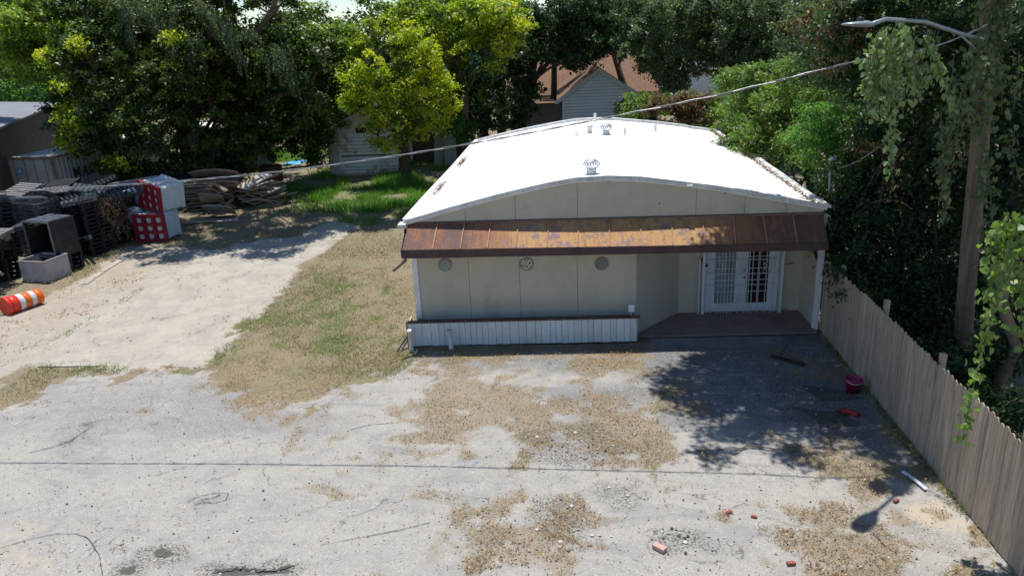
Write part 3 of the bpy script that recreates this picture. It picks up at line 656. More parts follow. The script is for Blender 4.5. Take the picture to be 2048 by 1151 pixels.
# ------------------------------------------------------------------ pole, lamp, wires
polem = simple('old_pole_wood', (.24, .18, .12), (.13, .10, .075), sc=2.5, rough=.9, bump=.01, bsc=10, stretch=(5, 5, .25), dirt=(.10, .085, .07), dsc=1.5)
UP = thing('utility_pole', 'tall brown wooden utility pole leaning behind the fence', 'utility pole', (8.5, 14.83, 0))
m = MB(); pp = [at(1916, 770, 14.8), at(1923, 713, 14.8), at(1940, 490, 14.8), at(1958, 304, 14.8), at(1982, 0, 14.8)]; pp[0].z = -.1; pp.append(pp[-1]+(pp[-1]-pp[-2])*1.2)
m.tube(pp, [.18, .175, .168, .16, .155, .14], 18); obj('shaft', m, polem, UP, True)
LP = Vector((4.3, 11.2, 7.17)); LD = (Vector((7.95, 14.7, 6.95))-LP); LD.normalize()
SL = thing('street_lamp', 'grey cobra head street lamp reaching out on a thin arm over the lot', 'street lamp', LP)
al = simple('lamp_grey_metal', (.30, .34, .38), (.24, .28, .32), rough=.4, metal=.3, bump=0)
m = MB(); hl = LD.cross(Vector((0, 0, 1))).normalized(); hv = Vector((0, 0, 1))
vs = []; prof = [(-.36, .02, .008), (-.33, .10, .025), (-.2, .14, .035), (0, .15, .05), (.15, .12, .06), (.25, .07, .06), (.36, .05, .05)]
n = 12
for d, wd, hh in prof:
    for j in range(n):
        a = 2*PI*j/n; vs.append(LP+LD*d+hl*wd*math.cos(a)+hv*(hh*math.sin(a)*(1 if math.sin(a) > 0 else .45)))
m.add(vs, [(i*n+j, i*n+(j+1) % n, (i+1)*n+(j+1) % n, (i+1)*n+j) for i in range(len(prof)-1) for j in range(n)]+[tuple(range(n))[::-1], tuple((len(prof)-1)*n+j for j in range(n))])
obj('lamp_head', m, al, SL, True)
m = MB(); m.lathe([(.045, .03), (.045, .10), (.001, .11)], 12, LP+LD*.02); obj('photocell', m, simple('black_paint', (.015, .013, .012)), SL, True)
m = MB(); a0 = LP+LD*.3; a1 = Vector((7.93, 14.66, 6.75))
m.tube([a0, a0+LD*.5+Vector((0, 0, .09)), a0.lerp(a1, .4)+Vector((0, 0, .16)), a0.lerp(a1, .7)+Vector((0, 0, .07)), a1], [.03, .03, .032, .034, .036], 10)
m.tube([a0.lerp(a1, .72)+Vector((0, 0, .05)), Vector((7.95, 14.66, 6.45))], .018, 6); obj('arm', m, al, SL, True)
def sag(a, b, s, n=24): a = Vector(a); b = Vector(b); return [a.lerp(b, t/n)-Vector((0, 0, s*4*(t/n)*(1-t/n))) for t in range(n+1)]
wirem = simple('cable_grey', (.30, .31, .32), (.16, .16, .17), rough=.5, bump=0)
CB = thing('power_cable', 'twisted overhead power cable crossing above the roof', 'cable', (-2, 12.6, 5.4))
anch = [(-160, 389), (0, 384), (240, 370), (475, 352), (720, 322), (960, 284), (1190, 240), (1445, 188), (1725, 120)]
ctr = []
for a, b in anch:
    yq = 12.83; 
    for _ in range(4): yq = 12.58-(at(a, b, yq).x+3.77)*.032
    ctr.append(at(a, b, yq))
ctr.append(ctr[-1]+Vector((1.5, .9, .12))); ctr.append(Vector((7.9, 14.6, 7.05)))
dense = []
for i in range(len(ctr)-1):
    p0 = ctr[max(i-1, 0)]; p1 = ctr[i]; p2 = ctr[i+1]; p3 = ctr[min(i+2, len(ctr)-1)]
    for k in range(14):
        t = k/14; dense.append(.5*((2*p1)+(p2-p0)*t+(2*p0-5*p1+4*p2-p3)*t*t+(3*p1-p0-3*p2+p3)*t**3))
for ph, r in ((0, .009), (PI, .008)):
    m = MB(); acc = 0; pts = []
    for i, p in enumerate(dense):
        if i: acc += (p-dense[i-1]).length
        a = acc*7+ph; pts.append(p+Vector((0, math.cos(a)*.01, math.sin(a)*.01)))
    m.tube(pts, r, 6); obj('strand', m, wirem if ph else simple('cable_bare', (.34, .35, .36), (.22, .23, .24), rough=.35, metal=.4, bump=0), CB, True)
# service mast at the right of the roof
ms = at(1662, 318, 18.7); SM = thing('service_mast', 'grey service mast pipe with weatherhead at roof corner', 'pipe', (ms.x+.06, 18.7, 2.3))
m = MB(); m.tube([(ms.x+.1, 18.7, 2.3), (ms.x, 18.7, ms.z-.1)], .035, 10); obj('mast', m, simple('galv_pipe', (.3, .31, .31), (.2, .2, .2), rough=.5, metal=.3), SM, True)
m = MB(); m.tube([(ms.x, 18.7, ms.z-.1), (ms.x, 18.7, ms.z-.02), (ms.x+.04, 18.66, ms.z+.03), (ms.x+.09, 18.62, ms.z-.02)], [.045, .055, .05, .03], 10); obj('weatherhead', m, al, SM, True)
dw = tag(obj('service_wire', MB().tube(sag((ms.x+.03, 18.62, ms.z-.25), at(1775, 280, 17.5), .12), .012, 6), wirem, None, True), 'thin grey service wire running from roof mast into the vines', 'cable')

# ------------------------------------------------------------------ small litter objects
q = gr(1705, 782); BU = thing('bucket', 'pink plastic bucket against the fence foot', 'bucket', q)
pink = simple('pink_plastic', (.42, .04, .12), (.32, .03, .09), sc=8, rough=.35, bump=0)
m = MB(); m.lathe([(.001, .01), (.125, .01), (.13, 0), (.165, .27), (.18, .27), (.18, .30), (.165, .30), (.155, .27), (.12, .03), (.001, .03)], 24, q); obj('tub', m, pink, BU, True)
m = MB(); m.tube([q+Vector((.17*math.cos(a), .17*math.sin(a)-.0, .28-.05*math.sin(max(0, a-PI)))) for a in [PI*(1+k/10) for k in range(11)]], .006, 6); obj('handle', m, whitep, BU)
q = gr(1697, 826); m = MB(); m.grid(lambda u, v: q+Vector(((u-.5)*.36+.04*math.sin(5*v), (v-.5)*.26+.05*math.sin(7*u), .03+.03*math.sin(9*u+3*v))), 8, 6, .008); tag(obj('plastic_scrap', m, simple('red_plastic', (.42, .02, .02), (.3, .02, .02), rough=.4, bump=0), None, True, q), 'crumpled bright red plastic scrap lying near the fence', 'litter')
a, b = gr(1805, 945), gr(1852, 981); mid = gr(1828, 961)
m = MB(); m.bar(a+Vector((0, 0, .03)), mid+Vector((0, 0, .035)), .06, .02); m.bar(mid+Vector((0, 0, .036)), b+Vector((0, 0, .03)), .06, .02); tag(obj('plastic_strip', m, whitew, None, False, mid), 'bent white plastic strip on the ground near the fence', 'litter')
a, b = gr(1541, 713), gr(1608, 731)
m = MB(); m.bar(a+Vector((0, 0, .03)), b+Vector((0, 0, .03)), .11, .035); tag(obj('plank', m, simple('black_wood', (.02, .017, .015), (.04, .035, .03)), None, False, a.lerp(b, .5)), 'dark plank lying on the shaded asphalt', 'plank')
def brick(px, py, rz, lab, c, s=1):
    q = gr(px, py); M4 = Matrix.Translation(q) @ Matrix.Rotation(rz, 4, 'Z'); m = MB(); m.box(-.1*s, .1*s, -.05*s, .05*s, 0.0, .06*s+.01, M4, .006)
    tag(obj('brick', m, c, None, False, q), lab, 'brick')
bp = simple('pale_pink_brick', (.55, .36, .31), (.42, .25, .2), sc=30, rough=.9); bd = simple('red_brick', (.3, .09, .06), (.2, .07, .05), sc=30, rough=.9)
brick(1319, 1098, -.75, 'pale pink loose brick on the asphalt near the bottom', bp)
brick(1458, 1025, .5, 'left of two small red brick chips on the asphalt', bd, .5); brick(1508, 1034, -.4, 'right of two small red brick chips on the asphalt', bd, .45)
brick(1582, 1128, .1, 'dark brown brick fragment in front of the pale brick', bd, .6); brick(1792, 1002, .5, 'red brick fragment near the white plastic strip', bd, .5)
m = MB(); m.tube([gr(1730, 1055)+Vector((0, 0, .02)), gr(1752, 1072)+Vector((0, 0, .03)), gr(1770, 1092)+Vector((0, 0, .02))], [.006, .01, .007], 6); tag(obj('stick', m, polem), 'thin dry stick lying on the sandy asphalt', 'stick')
m = MB(); m.tube([gr(1470, 905)+Vector((0, 0, .03)), gr(1495, 893)+Vector((0, 0, .04)), gr(1530, 897)+Vector((0, 0, .03)), gr(1580, 905)+Vector((0, 0, .03)), gr(1610, 895)+Vector((0, 0, .03))], [.006, .018, .012, .008, .004], 6); tag(obj('branch', m, polem), 'dark fallen branch beside the dry litter patch', 'branch')

# ------------------------------------------------------------------ junk yard: drum, pallets, bins
a, b = gr(22, 628), gr(80, 609); ax = (b-a).normalized(); DR = thing('traffic_drum', 'orange and white striped traffic drum lying on its side', 'traffic drum', a.lerp(b, .5)+Vector((0, 0, .27)))
mid = Vector(DR.location); L = 1.0
Mx = Matrix.Translation(mid) @ ax.to_track_quat('Z', 'Y').to_matrix().to_4x4()
def ring(z0, z1, r0, r1): return MB().lathe([(r0, z0), (r1, z1)], 26, (0, 0, 0), None)
orange = simple('drum_orange', (.80, .16, .015), (.7, .13, .01), rough=.4, bump=0); redo = simple('drum_red_orange', (.72, .045, .02), (.6, .04, .02), rough=.4, bump=0); refl = simple('reflective_white', (.72, .70, .66), (.6, .58, .55), sc=20, rough=.3, bump=0)
segs = [(-.56, -.46, .29, .29, redo), (-.46, -.22, .27, .262, redo), (-.22, -.05, .256, .252, refl), (-.05, .13, .25, .246, orange), (.13, .29, .24, .236, refl), (.29, .50, .232, .225, orange)]
for z0, z1, r0, r1, mt in segs:
    m = MB(); m.lathe([(r0-.01, z0), (r0, z0), (r1, z1), (r1-.01, z1)], 26); m.v = [tuple(Mx @ Vector(v)) for v in m.v]; obj('stripe' if mt is not redo else 'base', m, mt, DR, True)
m = MB(); m.lathe([(.001, -.54), (.27, -.55), (.29, -.56)], 26); m.v = [tuple(Mx @ Vector(v)) for v in m.v]; obj('end_cap', m, redo, DR, True)
m = MB(); m.lathe([(.22, .50), (.15, .52), (.001, .53)], 26); m.v = [tuple(Mx @ Vector(v)) for v in m.v]; obj('end_cap', m, redo, DR, True)
m = MB(); m.tube([Mx @ Vector((.1, -.05, .5)), Mx @ Vector((.1, -.05, .62)), Mx @ Vector((-.1, -.05, .62)), Mx @ Vector((-.1, -.05, .5))], .02, 6); obj('handle', m, orange, DR, True)

blk = simple('black_plastic', (.014, .015, .018), (.028, .030, .036), sc=5, rough=.5, bump=.002, dirt=(.12, .10, .08), dsc=3, damt=.2, spec=.35)
gry = simple('grey_plastic', (.20, .20, .20), (.13, .13, .13), sc=5, rough=.55, dirt=(.3, .26, .2), dsc=3)
tan = simple('weathered_pallet_wood', (.30, .26, .21), (.19, .165, .14), sc=4, rough=.9, isl=.3)
blu = simple('blue_plastic', (.02, .16, .55), (.02, .12, .42), rough=.4, bump=0)
slat = simple('sunlit_black_plastic', (.10, .115, .135), (.06, .07, .085), sc=4, rough=.38, dirt=(.2, .18, .15), spec=.6)  # black plastic again, its sunlit look painted as a bluish lighter colour
PROTO = {}
def make_pallet(mat, kind):
    r = thing('pallet', '', 'pallet'); m = MB(); L_, W_ = 1.2, 1.0
    if kind == 'grid':
        for i in range(8): x = -.6+.0+i*(1.2-.06)/7; m.box(x, x+.06, -.5, .5, .125, .15)
        for i in range(6): y = -.5+i*(1-.05)/5; m.box(-.6, .6, y, y+.05, .127, .146)
        m.box(-.6, -.575, -.5, .5, .09, .152); m.box(.575, .6, -.5, .5, .09, .152); m.box(-.6, .6, -.502, -.48, .09, .153); m.box(-.6, .6, .48, .502, .09, .153)
    else:
        for i in range(7): y = -.5+i*.15; m.box(-.6, .6, y, y+.1, .13, .15)
        for y in (-.5, -.05, .4): m.box(-.6, .6, y+.001, y+.099, .095, .128)
    obj('deck', m, mat, r)
    for y in (-.5, -.05, .4):
        m = MB(); m.box(-.6, .6, y, y+.1, 0, .022)
        for x in (-.6, -.07, .46): m.box(x+.004, x+.14, y+.004, y+.096, .022, .094)
        obj('runner', m, mat, r)
    return r
used = set()
def pallet(mat, kind, loc, rot, lab, grp):
    key = (mat.name, kind)
    if key not in PROTO: PROTO[key] = make_pallet(mat, kind)
    p = PROTO[key]
    if key not in used: used.add(key); p.location = loc; p.rotation_euler = rot; p['label'] = lab; p['group'] = grp; return p
    return dup(p, loc, rot, lab, grp)
ORD = ['lowest', 'second', 'third', 'fourth', 'fifth', 'sixth', 'seventh', 'eighth', 'ninth', 'tenth', 'eleventh', 'twelfth', 'thirteenth', 'fourteenth', 'fifteenth', 'sixteenth', 'seventeenth', 'eighteenth', 'nineteenth', 'twentieth', 'twenty-first', 'twenty-second', 'twenty-third', 'twenty-fourth', 'twenty-fifth', 'twenty-sixth']
def nth(i, n, lab): return lab+(', topmost of its stack' if i == n-1 else ', lowest of its stack' if i == 0 else ', '+ORD[i]+' from below')
def stack(x, y, n, rz, mat, kind, lab, tiltx=0, tilty=0, z0=0):
    z = z0; p = None
    for i in range(n):
        p = pallet(mat, kind, (x+random.uniform(-.03, .03)+tilty*z, y+random.uniform(-.03, .03)-tiltx*z, z), (tiltx+random.uniform(-.008, .008), tilty+random.uniform(-.008, .008), rz+random.uniform(-.05, .05)), nth(i, n, lab), lab.replace('pallet in', 'pallets in')); z += .153
    return z
RZ = -.3
z = stack(-17.55, 26.95, 13, RZ+PI/2, blk, 'grid', 'black pallet in the tall stack draped with dead vines'); ztopA = z
stack(-17.35, 28.5, 12, RZ+PI/2, blk, 'slat', 'black pallet in the tall stack right next to the red crates')
stack(-17.45, 24.6, 4, RZ, blk, 'slat', 'black pallet in the low stack beneath the big open crate')
stack(-19.1, 23.6, 9, RZ+.1, blk, 'slat', 'black pallet in the stack behind the pale bin')
for k, (dx, dy, dz, rz) in enumerate(((0, 0, 0, .05), (.25, -.25, .13, .2), (.5, -.35, .26, .35))):
    pallet(gry, 'slat', (-19.0+dx, 23.3+dy, 1.42+dz), (.03*k, .06, RZ+rz), ('lowest', 'middle', 'topmost')[k]+' of three loose grey pallets on the stack behind the bin', 'loose grey pallets on a black stack')
pallet(tan, 'slat', (-18.35, 21.95, .38), (math.radians(40), .1, RZ+.1), 'weathered wooden pallet leaning behind the striped drum', 'wooden pallets')
stack(-20.6, 24.6, 14, RZ, blk, 'grid', 'black pallet in the left tall stack at the picture edge')
stack(-20.2, 22.9, 5, RZ+.2, blk, 'grid', 'black pallet in the low stack carrying the blue pallet')
pallet(blu, 'slat', (-20.1, 22.7, .80), (.08, -.1, RZ+.1), 'bright blue pallet at the left picture edge', 'blue pallets')
stack(-19.0, 26.3, 14, RZ, slat, 'grid', 'sunlit-toned black pallet in the stack behind the open crate')
stack(-19.3, 28.2, 13, RZ+.1, blk, 'slat', 'black pallet in the stack behind the vine draped stack')
stack(-21.2, 26.8, 14, RZ-.1, slat, 'grid', 'sunlit-toned black pallet in the far left rear stack')
stack(-18.5, 29.8, 11, RZ+.2, blk, 'grid', 'black pallet in the rear stack under pale planks')
stack(-21.4, 29.2, 12, RZ, blk, 'slat', 'black pallet in the rear left stack before the container')
stack(-20.1, 31.2, 10, RZ, slat, 'slat', 'sunlit-toned black pallet in the rearmost stack')
# loose pallets flung on top
k = 0
for x, y, z, rx, ry, rz, mt in ((-17.6, 26.8, 2.03, .1, -.12, .5, slat), (-19.2, 26.1, 2.2, -.05, .15, .9, slat), (-20.6, 24.7, 2.2, .06, -.05, .25, slat), (-21.2, 26.9, 2.2, -.1, .1, .6, gry), (-19.3, 28.3, 2.05, .12, .1, 1.2, gry), (-21.4, 29.3, 1.9, .1, -.1, .2, slat)):
    pallet(mt, ('grid', 'slat')[k % 2], (x, y, z), (rx, ry, rz), ('tilted sunlit-toned black pallet on top of the vine draped stack', 'skewed sunlit-toned black pallet lying on top behind the open crate', 'sunlit-toned black pallet topping the left edge stack', 'grey pallet lying tipped on the far left rear stack', 'grey pallet lying crooked behind the vine draped stack', 'tipped sunlit-toned black pallet before the container')[k], 'loose pallets on the stacks'); k += 1
jit = random.Random(5)
for k, (x, y, z) in enumerate(((-18.3, 26.9, 2.1), (-20.1, 25.6, 2.25), (-20.2, 27.4, 2.2), (-18.2, 28.4, 1.95), (-20.4, 30.1, 1.9), (-19.2, 31.0, 1.75), (-17.3, 25.5, .62), (-21.5, 25.2, 2.3), (-18.3, 24.9, 1.5), (-16.6, 28.1, 1.88))):
    pallet((blk, slat, gry, slat, blk)[k % 5], ('slat', 'grid')[k % 2], (x, y, z+.08), (jit.uniform(-.3, .3), jit.uniform(-.28, .28), jit.uniform(0, 3)), ORD[k]+' of the loose pallets flung over the stacks, counted from the lot', 'pallets flung over the stacks')
# pale planks on top
for k in range(4):
    a = Vector((-18.9+.1*k, 29.3+.35*k, 1.78+.06*k)); m = MB(); m.bar(a, a+Vector((1.9, .55, .28-.03*k)), .12, .03); tag(obj('plank', m, simple('pale_plank', (.50, .47, .42), (.36, .33, .29), sc=5, rough=.8), None, False, a), ('lowest', 'second lowest', 'second highest', 'highest')[k]+' of the pale planks lying across the rear pallet stack', 'plank', 'pale planks on the pallets')
# open black crate
CR = thing('bulk_crate', 'open fronted black plastic bulk crate on a low pallet stack', 'crate', (-17.45, 24.6, .62), None, RZ)
def lb(name, boxes, mat, parent):
    m = MB(); [m.box(*b_) for b_ in boxes]; return obj(name, m, mat, parent, False, (0, 0, 0))
lb('shell', ((-.6, -.56, -.5, .5, 0, 1.25), (.56, .6, -.5, .5, 0, 1.25), (-.56, .56, .46, .5, 0, 1.25), (-.56, .56, -.5, .46, 0, .05), (-.56, .56, -.5, .46, 1.2, 1.25)), blk, CR)
lb('panel', [(-.52+.36*i, -.2+.36*i, -.46+.32*j, -.18+.32*j, 1.253, 1.275) for i in range(3) for j in range(3)], slat, CR)  # crate top in the lighter tone, sunlight painted into its colour
lb('rim', ((-.61, -.57, -.53, -.503, 0, 1.26), (.56, .61, -.53, -.503, 0, 1.26), (-.56, .56, -.53, -.503, 0, .05), (-.56, .56, -.53, -.503, 1.2, 1.26)), gry, CR)
# pale bin
BN = thing('bulk_bin', 'dusty grey-white plastic bin standing in front of black pallets', 'bin', (-17.35, 23.75, 0), None, RZ+.1)
pale = simple('dusty_white_plastic', (.42, .41, .42), (.33, .32, .34), sc=2, rough=.6, dirt=(.25, .22, .2), dsc=2)
lb('panel', ((-.56, -.005, -.5, -.46, .02, .68), (.005, .56, -.502, -.46, .02, .68), (-.56, -.52, -.459, .45, .02, .7), (.52, .56, -.459, .45, .02, .7), (-.519, .519, .42, .45, .02, .75)), pale, BN)
lb('rim', ((-.58, .58, -.53, -.455, .681, .72), (-.58, -.5, -.454, .47, .701, .74), (.5, .58, -.454, .47, .701, .74)), simple('bin_rim', (.3, .25, .24), (.22, .2, .2), rough=.6), BN)
lb('base', ((-.57, .7, -.56, -.503, 0, .02), (-.56, .56, -.5, .45, .0, .018)), tan, BN)
# insulated tubs with red pallet bases lying on their sides
redp = simple('red_pallet_plastic', (.30, .018, .04), (.24, .015, .03), sc=6, rough=.5, dirt=(.2, .05, .05)); tubw = simple('tub_white_plastic', (.60, .66, .68), (.52, .58, .6), sc=3, rough=.45, dirt=(.35, .33, .3), dsc=2)
def tub(loc, rot, lab):
    r = thing('insulated_tub', lab, 'tub', loc, 'tubs with red bases'); r.rotation_euler = rot
    m = MB(); W2, H = .66, 1.12
    zs_ = [0, .13, .24, .46, .57, .82, .93, H-.0]  # frame and two cross rails
    for z0, z1 in ((0, .13), (.34, .46), (.66, .78), (.99, 1.12)): m.box(-W2, W2, -.16, -.02, z0, z1)
    for x0 in (-W2, -.26, .14, W2-.12):
        for z0, z1 in ((.13, .34), (.46, .66), (.78, .99)): m.box(x0, x0+.12, -.158, -.022, z0+.001, z1-.001)
    obj('red_base', m, redp, r, False, (0, 0, 0))
    m = MB(); m.box(-.6, .6, -.018, 1.0, .04, 1.08, None, .06); m.box(-.63, .63, .88, 1.02, .01, 1.11, None, .03)
    for x0 in (-.45, -.05, .35): m.box(x0, x0+.1, -.1, .86, .035, 1.095, None, .01)
    for z0, z1 in ((.18, .32), (.5, .62), (.82, .95)):
        for x0 in (-.5, -.1, .3): m.box(x0, x0+.2, -.08, .0, z0, z1)
    obj('tub_body', m, tubw, r, False, (0, 0, 0)); return r
tub((-15.88, 28.2, .0), (0, 0, -.05), 'lower white tub lying on its side with red grid base towards the lot')
tub((-15.95, 28.75, 1.16), (.05, math.radians(11), -.5), 'upper white tub lying tilted on the other with red grid base')
# bags behind
bagm = simple('bag_bluewhite', (.45, .52, .60), (.2, .28, .42), sc=5, rough=.5, bump=.01, bsc=8)
def lump(name, c, r, mat, lab, cat, seed=0, grp=None):
    rs = np.random.default_rng(seed); m = MB(); n, k = 18, 12; vs = []
    for i in range(k+1):
        th = PI*i/k
        for j in range(n):
            ph = 2*PI*j/n; q = 1+.22*math.sin(3*ph+seed)*math.sin(2*th)+.12*math.sin(5*ph+2*seed+3*th)+rs.uniform(-.06, .06)
            vs.append((c[0]+r[0]*q*math.sin(th)*math.cos(ph), c[1]+r[1]*q*math.sin(th)*math.sin(ph), c[2]+r[2]*q*math.cos(th)))
    m.add(vs, [(i*n+j, i*n+(j+1) % n, (i+1)*n+(j+1) % n, (i+1)*n+j) for i in range(k) for j in range(n)]); o = obj(name, m, mat, None, True, c); return tag(o, lab, cat, grp)
lump('bag', (-17.2, 29.6, 1.55), (.55, .4, .35), bagm, 'pale blue-white bag lying behind the upper red crate base', 'bag', 1)
lump('bag', (-16.75, 28.75, .9), (.3, .35, .4), bagm, 'crumpled blue-white bag wedged left of the red crates', 'bag', 2)
tarp = simple('black_tarp', (.02, .02, .022), (.05, .05, .055), sc=3, rough=.4, bump=.05, bsc=6)
lump('tarp_heap', (-18.2, 35.5, .5), (1.7, 1.0, 1.0), tarp, 'dark crumpled tarp heap behind the tubs', 'tarp', 3)
lump('tarp_heap', (-20.8, 35.0, .5), (1.2, 1.0, .9), tarp, 'dark crumpled tarp heap beside the container', 'tarp', 4)
# cardboard sheets
cbm = [simple('cardboard_brown', (.36, .26, .17), (.26, .19, .13), sc=3, rough=.9), simple('cardboard_grey', (.38, .34, .29), (.28, .25, .22), sc=3, rough=.9), simple('cardboard_pale', (.46, .44, .42), (.34, .32, .30), sc=3, rough=.85)]
def sheet(c, sx_, sy_, rz, tx, ty, mat, lab, grp, warp=.06, th=.025):
    M4 = Matrix.Translation(c) @ Matrix.Rotation(rz, 4, 'Z') @ Matrix.Rotation(tx, 4, 'X') @ Matrix.Rotation(ty, 4, 'Y'); a_, b2 = random.uniform(1, 4), random.uniform(0, 3); m = MB()
    m.grid(lambda u, v: M4 @ Vector(((u-.5)*sx_, (v-.5)*sy_, warp*math.sin(a_*u+b2)*math.cos(2*v+b2)-warp*.8*(u-.5)**2*4)), 6, 5, th)
    tag(obj('cardboard_sheet', m, mat, None, False, c), lab, 'cardboard', grp)
z = .04
for i in range(26):
    sheet(Vector((-16.1+random.uniform(-.2, .2), 34.6+random.uniform(-.25, .2), z)), 2.2+random.uniform(-.5, .3), 1.8, .1+random.uniform(-.12, .12), random.uniform(-.02, .02), .03, cbm[(i*7 % 5) % 2], nth(i, 26, 'brown cardboard sheet in the taller pile'), 'cardboard sheets in the taller pile', .025); z += .05
sheet(Vector((-15.9, 34.9, z+.15)), 2.2, 1.8, .2, -.3, .05, cbm[1], 'grey bowed sheet topping the taller cardboard pile', 'cardboard top sheets', .12)
sheet(Vector((-15.3, 33.9, z-.25)), 1.2, 1.2, .8, -.5, .2, cbm[1], 'grey sheet sliding off the front of the taller pile', 'cardboard top sheets', .05)
z = .05
for i in range(24):
    sheet(Vector((-13.8+random.uniform(-.75, .75), 34.7+random.uniform(-.6, .6), z)), random.uniform(.8, 1.7), random.uniform(.6, 1.2), random.uniform(-1.5, 1.5), random.uniform(-.5, .15), random.uniform(-.4, .4), cbm[(0, 0, 1, 0, 2, 1)[i % 6]], nth(i, 24, 'broken brown board in the messy pile'), 'broken boards in the messy pile', .03, .05); z += .053
for i in range(9):
    sheet(Vector((-15.2+random.uniform(-.5, .4), 33.5+random.uniform(-.3, .3), .15+i*.13)), random.uniform(.7, 1.2), random.uniform(.5, .9), random.uniform(-1.5, 1.5), random.uniform(-.8, -.1), random.uniform(-.5, .5), cbm[(0, 1, 0)[i % 3]], nth(i, 9, 'tan board slipping between the two piles'), 'boards slipping between the piles', .03, .045)
sheet(Vector((-14.7, 31.9, .45)), 1.25, 1.25, .25, -.75+.35, .15, cbm[2], 'pale slumped cardboard panel alone beside the tubs', 'cardboard panels', .05, .05)
sheet(Vector((-14.9, 31.3, .06)), 2.3, .6, .1, 0, 0, cbm[1], 'flat grey board on the ground before the pale panel', 'cardboard panels', .02, .03)
# burn barrel, blue sheet
q = gr(545, 371); m = MB(); m.lathe([(.6, 0), (.6, .5), (.625, .52), (.6, .54), (.6, 1.08), (.57, 1.08), (.57, .1), (.001, .1)], 24, q, Matrix.Rotation(.04, 3, 'Y'))
tag(obj('rusty_barrel', m, simple('barrel_rust', (.13, .065, .035), (.20, .09, .045), sc=3, rough=.9), None, True, q), 'large open rusty brown barrel in the green grass', 'barrel')
q = gr(598, 336); m = MB(); m.grid(lambda u, v: q+Vector(((u-.5)*2.2, (v-.5)*.9+.9*u, .18+.3*u+.1*math.sin(9*u)*math.cos(6*v))), 16, 8, .02)
tag(obj('blue_sheet', m, simple('blue_tarp', (.06, .40, .75), (.05, .3, .6), sc=4, rough=.4), None, True, q), 'bright blue plastic sheet crumpled beside the shed', 'tarp')

# ------------------------------------------------------------------ container
CTN = thing('shipping_container', 'pale weathered shipping container with black letters on its ribbed side', 'container', (-25, 38, 0))
A = gr(19, 313, 2.6); Bc = gr(101, 313, 2.6); dx_ = (Bc-A); dx_.z = 0; Wc = 2.44; dx_ = Vector((math.cos(-.1), math.sin(-.1), 0)); dy_ = Vector((-dx_.y, dx_.x, 0)); O = Vector((Bc.x, Bc.y, 0))-dx_*Wc
LC = 9.0
Mc = Matrix(((dx_.x, dy_.x, 0, O.x), (dx_.y, dy_.y, 0, O.y), (0, 0, 1, 0), (0, 0, 0, 1)))
cm = simple('container_paint', (.43, .46, .47), (.36, .39, .40), sc=1.2, rough=.6, dirt=(.28, .20, .13), dsc=1.4)
ctop = simple('container_roof', (.62, .61, .58), (.5, .49, .46), sc=1.5, rough=.6)
m = MB()
k = int(LC/.28)
pts = []
for i in range(k):
    y0 = .12+i*(LC-.24)/k; s = (LC-.24)/k
    pts += [(Wc-.0, y0), (Wc, y0+s*.35), (Wc-.045, y0+s*.5), (Wc-.045, y0+s*.85)]
for (x0, y0), (x1, y1) in zip(pts, pts[1:]): m.add([Mc @ Vector((x0, y0, .15)), Mc @ Vector((x1, y1, .15)), Mc @ Vector((x1, y1, 2.48)), Mc @ Vector((x0, y0, 2.48))], [(0, 1, 2, 3)])
m.box(0, .02, .1, LC, .1, 2.5, Mc); m.box(0.02, Wc-.06, LC-.05, LC, .1, 2.5, Mc)
obj('side_wall', m, cm, CTN)
m = MB(); m.box(0.03, Wc-.03, .05, LC-.02, 2.55, 2.58, Mc); obj('container_roof', m, ctop, CTN)
m = MB()
for x0, x1, y0, y1, z0, z1 in ((0, .12, 0, .12, 0, 2.6), (Wc-.12, Wc+.01, 0, .12, 0, 2.6), (.12, Wc-.12, 0, .1, 2.47, 2.6), (.12, Wc-.12, 0, .1, 0, .15), (Wc-.05, Wc+.012, .12, LC, 2.48, 2.59), (Wc-.05, Wc+.012, .12, LC, 0, .15), (0, .05, .12, LC, 2.48, 2.59), (Wc-.12, Wc+.01, LC, LC+.1, 0, 2.6)): m.box(x0, x1, y0, y1, z0, z1, Mc)
obj('frame', m, simple('container_frame_rust', (.33, .27, .22), (.2, .11, .07), sc=3, rough=.8), CTN)
for k in range(2):
    m = MB(); x0 = .13+k*1.095; m.box(x0, x0+1.085, .03, .06, .16, 2.46, Mc); dd = obj('door', m, simple('container_door', (.50, .53, .56), (.44, .47, .50), sc=2, rough=.55, dirt=(.3, .25, .22), dsc=2), CTN)
    m = MB()
    for q in (.25, .82): m.tube([Mc @ Vector((x0+q, .0, .15)), Mc @ Vector((x0+q, .0, 2.5))], .02, 6)
    for zz in (.7, 1.1): m.bar(Mc @ Vector((x0+.25, -.03, zz)), Mc @ Vector((x0+.6, -.03, zz)), .03, .03)
    obj('lock_rod', m, simple('rod_grey', (.25, .27, .29), (.18, .16, .15), rough=.6), dd)
def text(body, size, M4, mat, parent, name='lettering', ext=.006):
    cu = bpy.data.curves.new(name, 'FONT'); cu.body = body; cu.size = size; cu.extrude = ext; cu.offset = size*.025; cu.space_character = 1.25
    tmp = bpy.data.objects.new('tmp', cu); COL.objects.link(tmp); dg = bpy.context.evaluated_depsgraph_get(); dg.update()
    me = bpy.data.meshes.new_from_object(tmp.evaluated_get(dg)); bpy.data.objects.remove(tmp); bpy.data.curves.remove(cu)
    me.transform(Matrix.Translation(-root_loc(parent)) @ M4); me.materials.clear(); o = link(name, me, mat, parent); return o
blackt = simple('black_letters', (.02, .02, .022), (.04, .04, .04), rough=.6, bump=0)
Rt = Mc @ Matrix.Translation((Wc+.012, 1.22, 1.33)) @ Matrix.Rotation(PI/2, 4, 'Z') @ Matrix.Rotation(PI/2, 4, 'X')
text('MAERSK', .72, Rt, blackt, CTN)
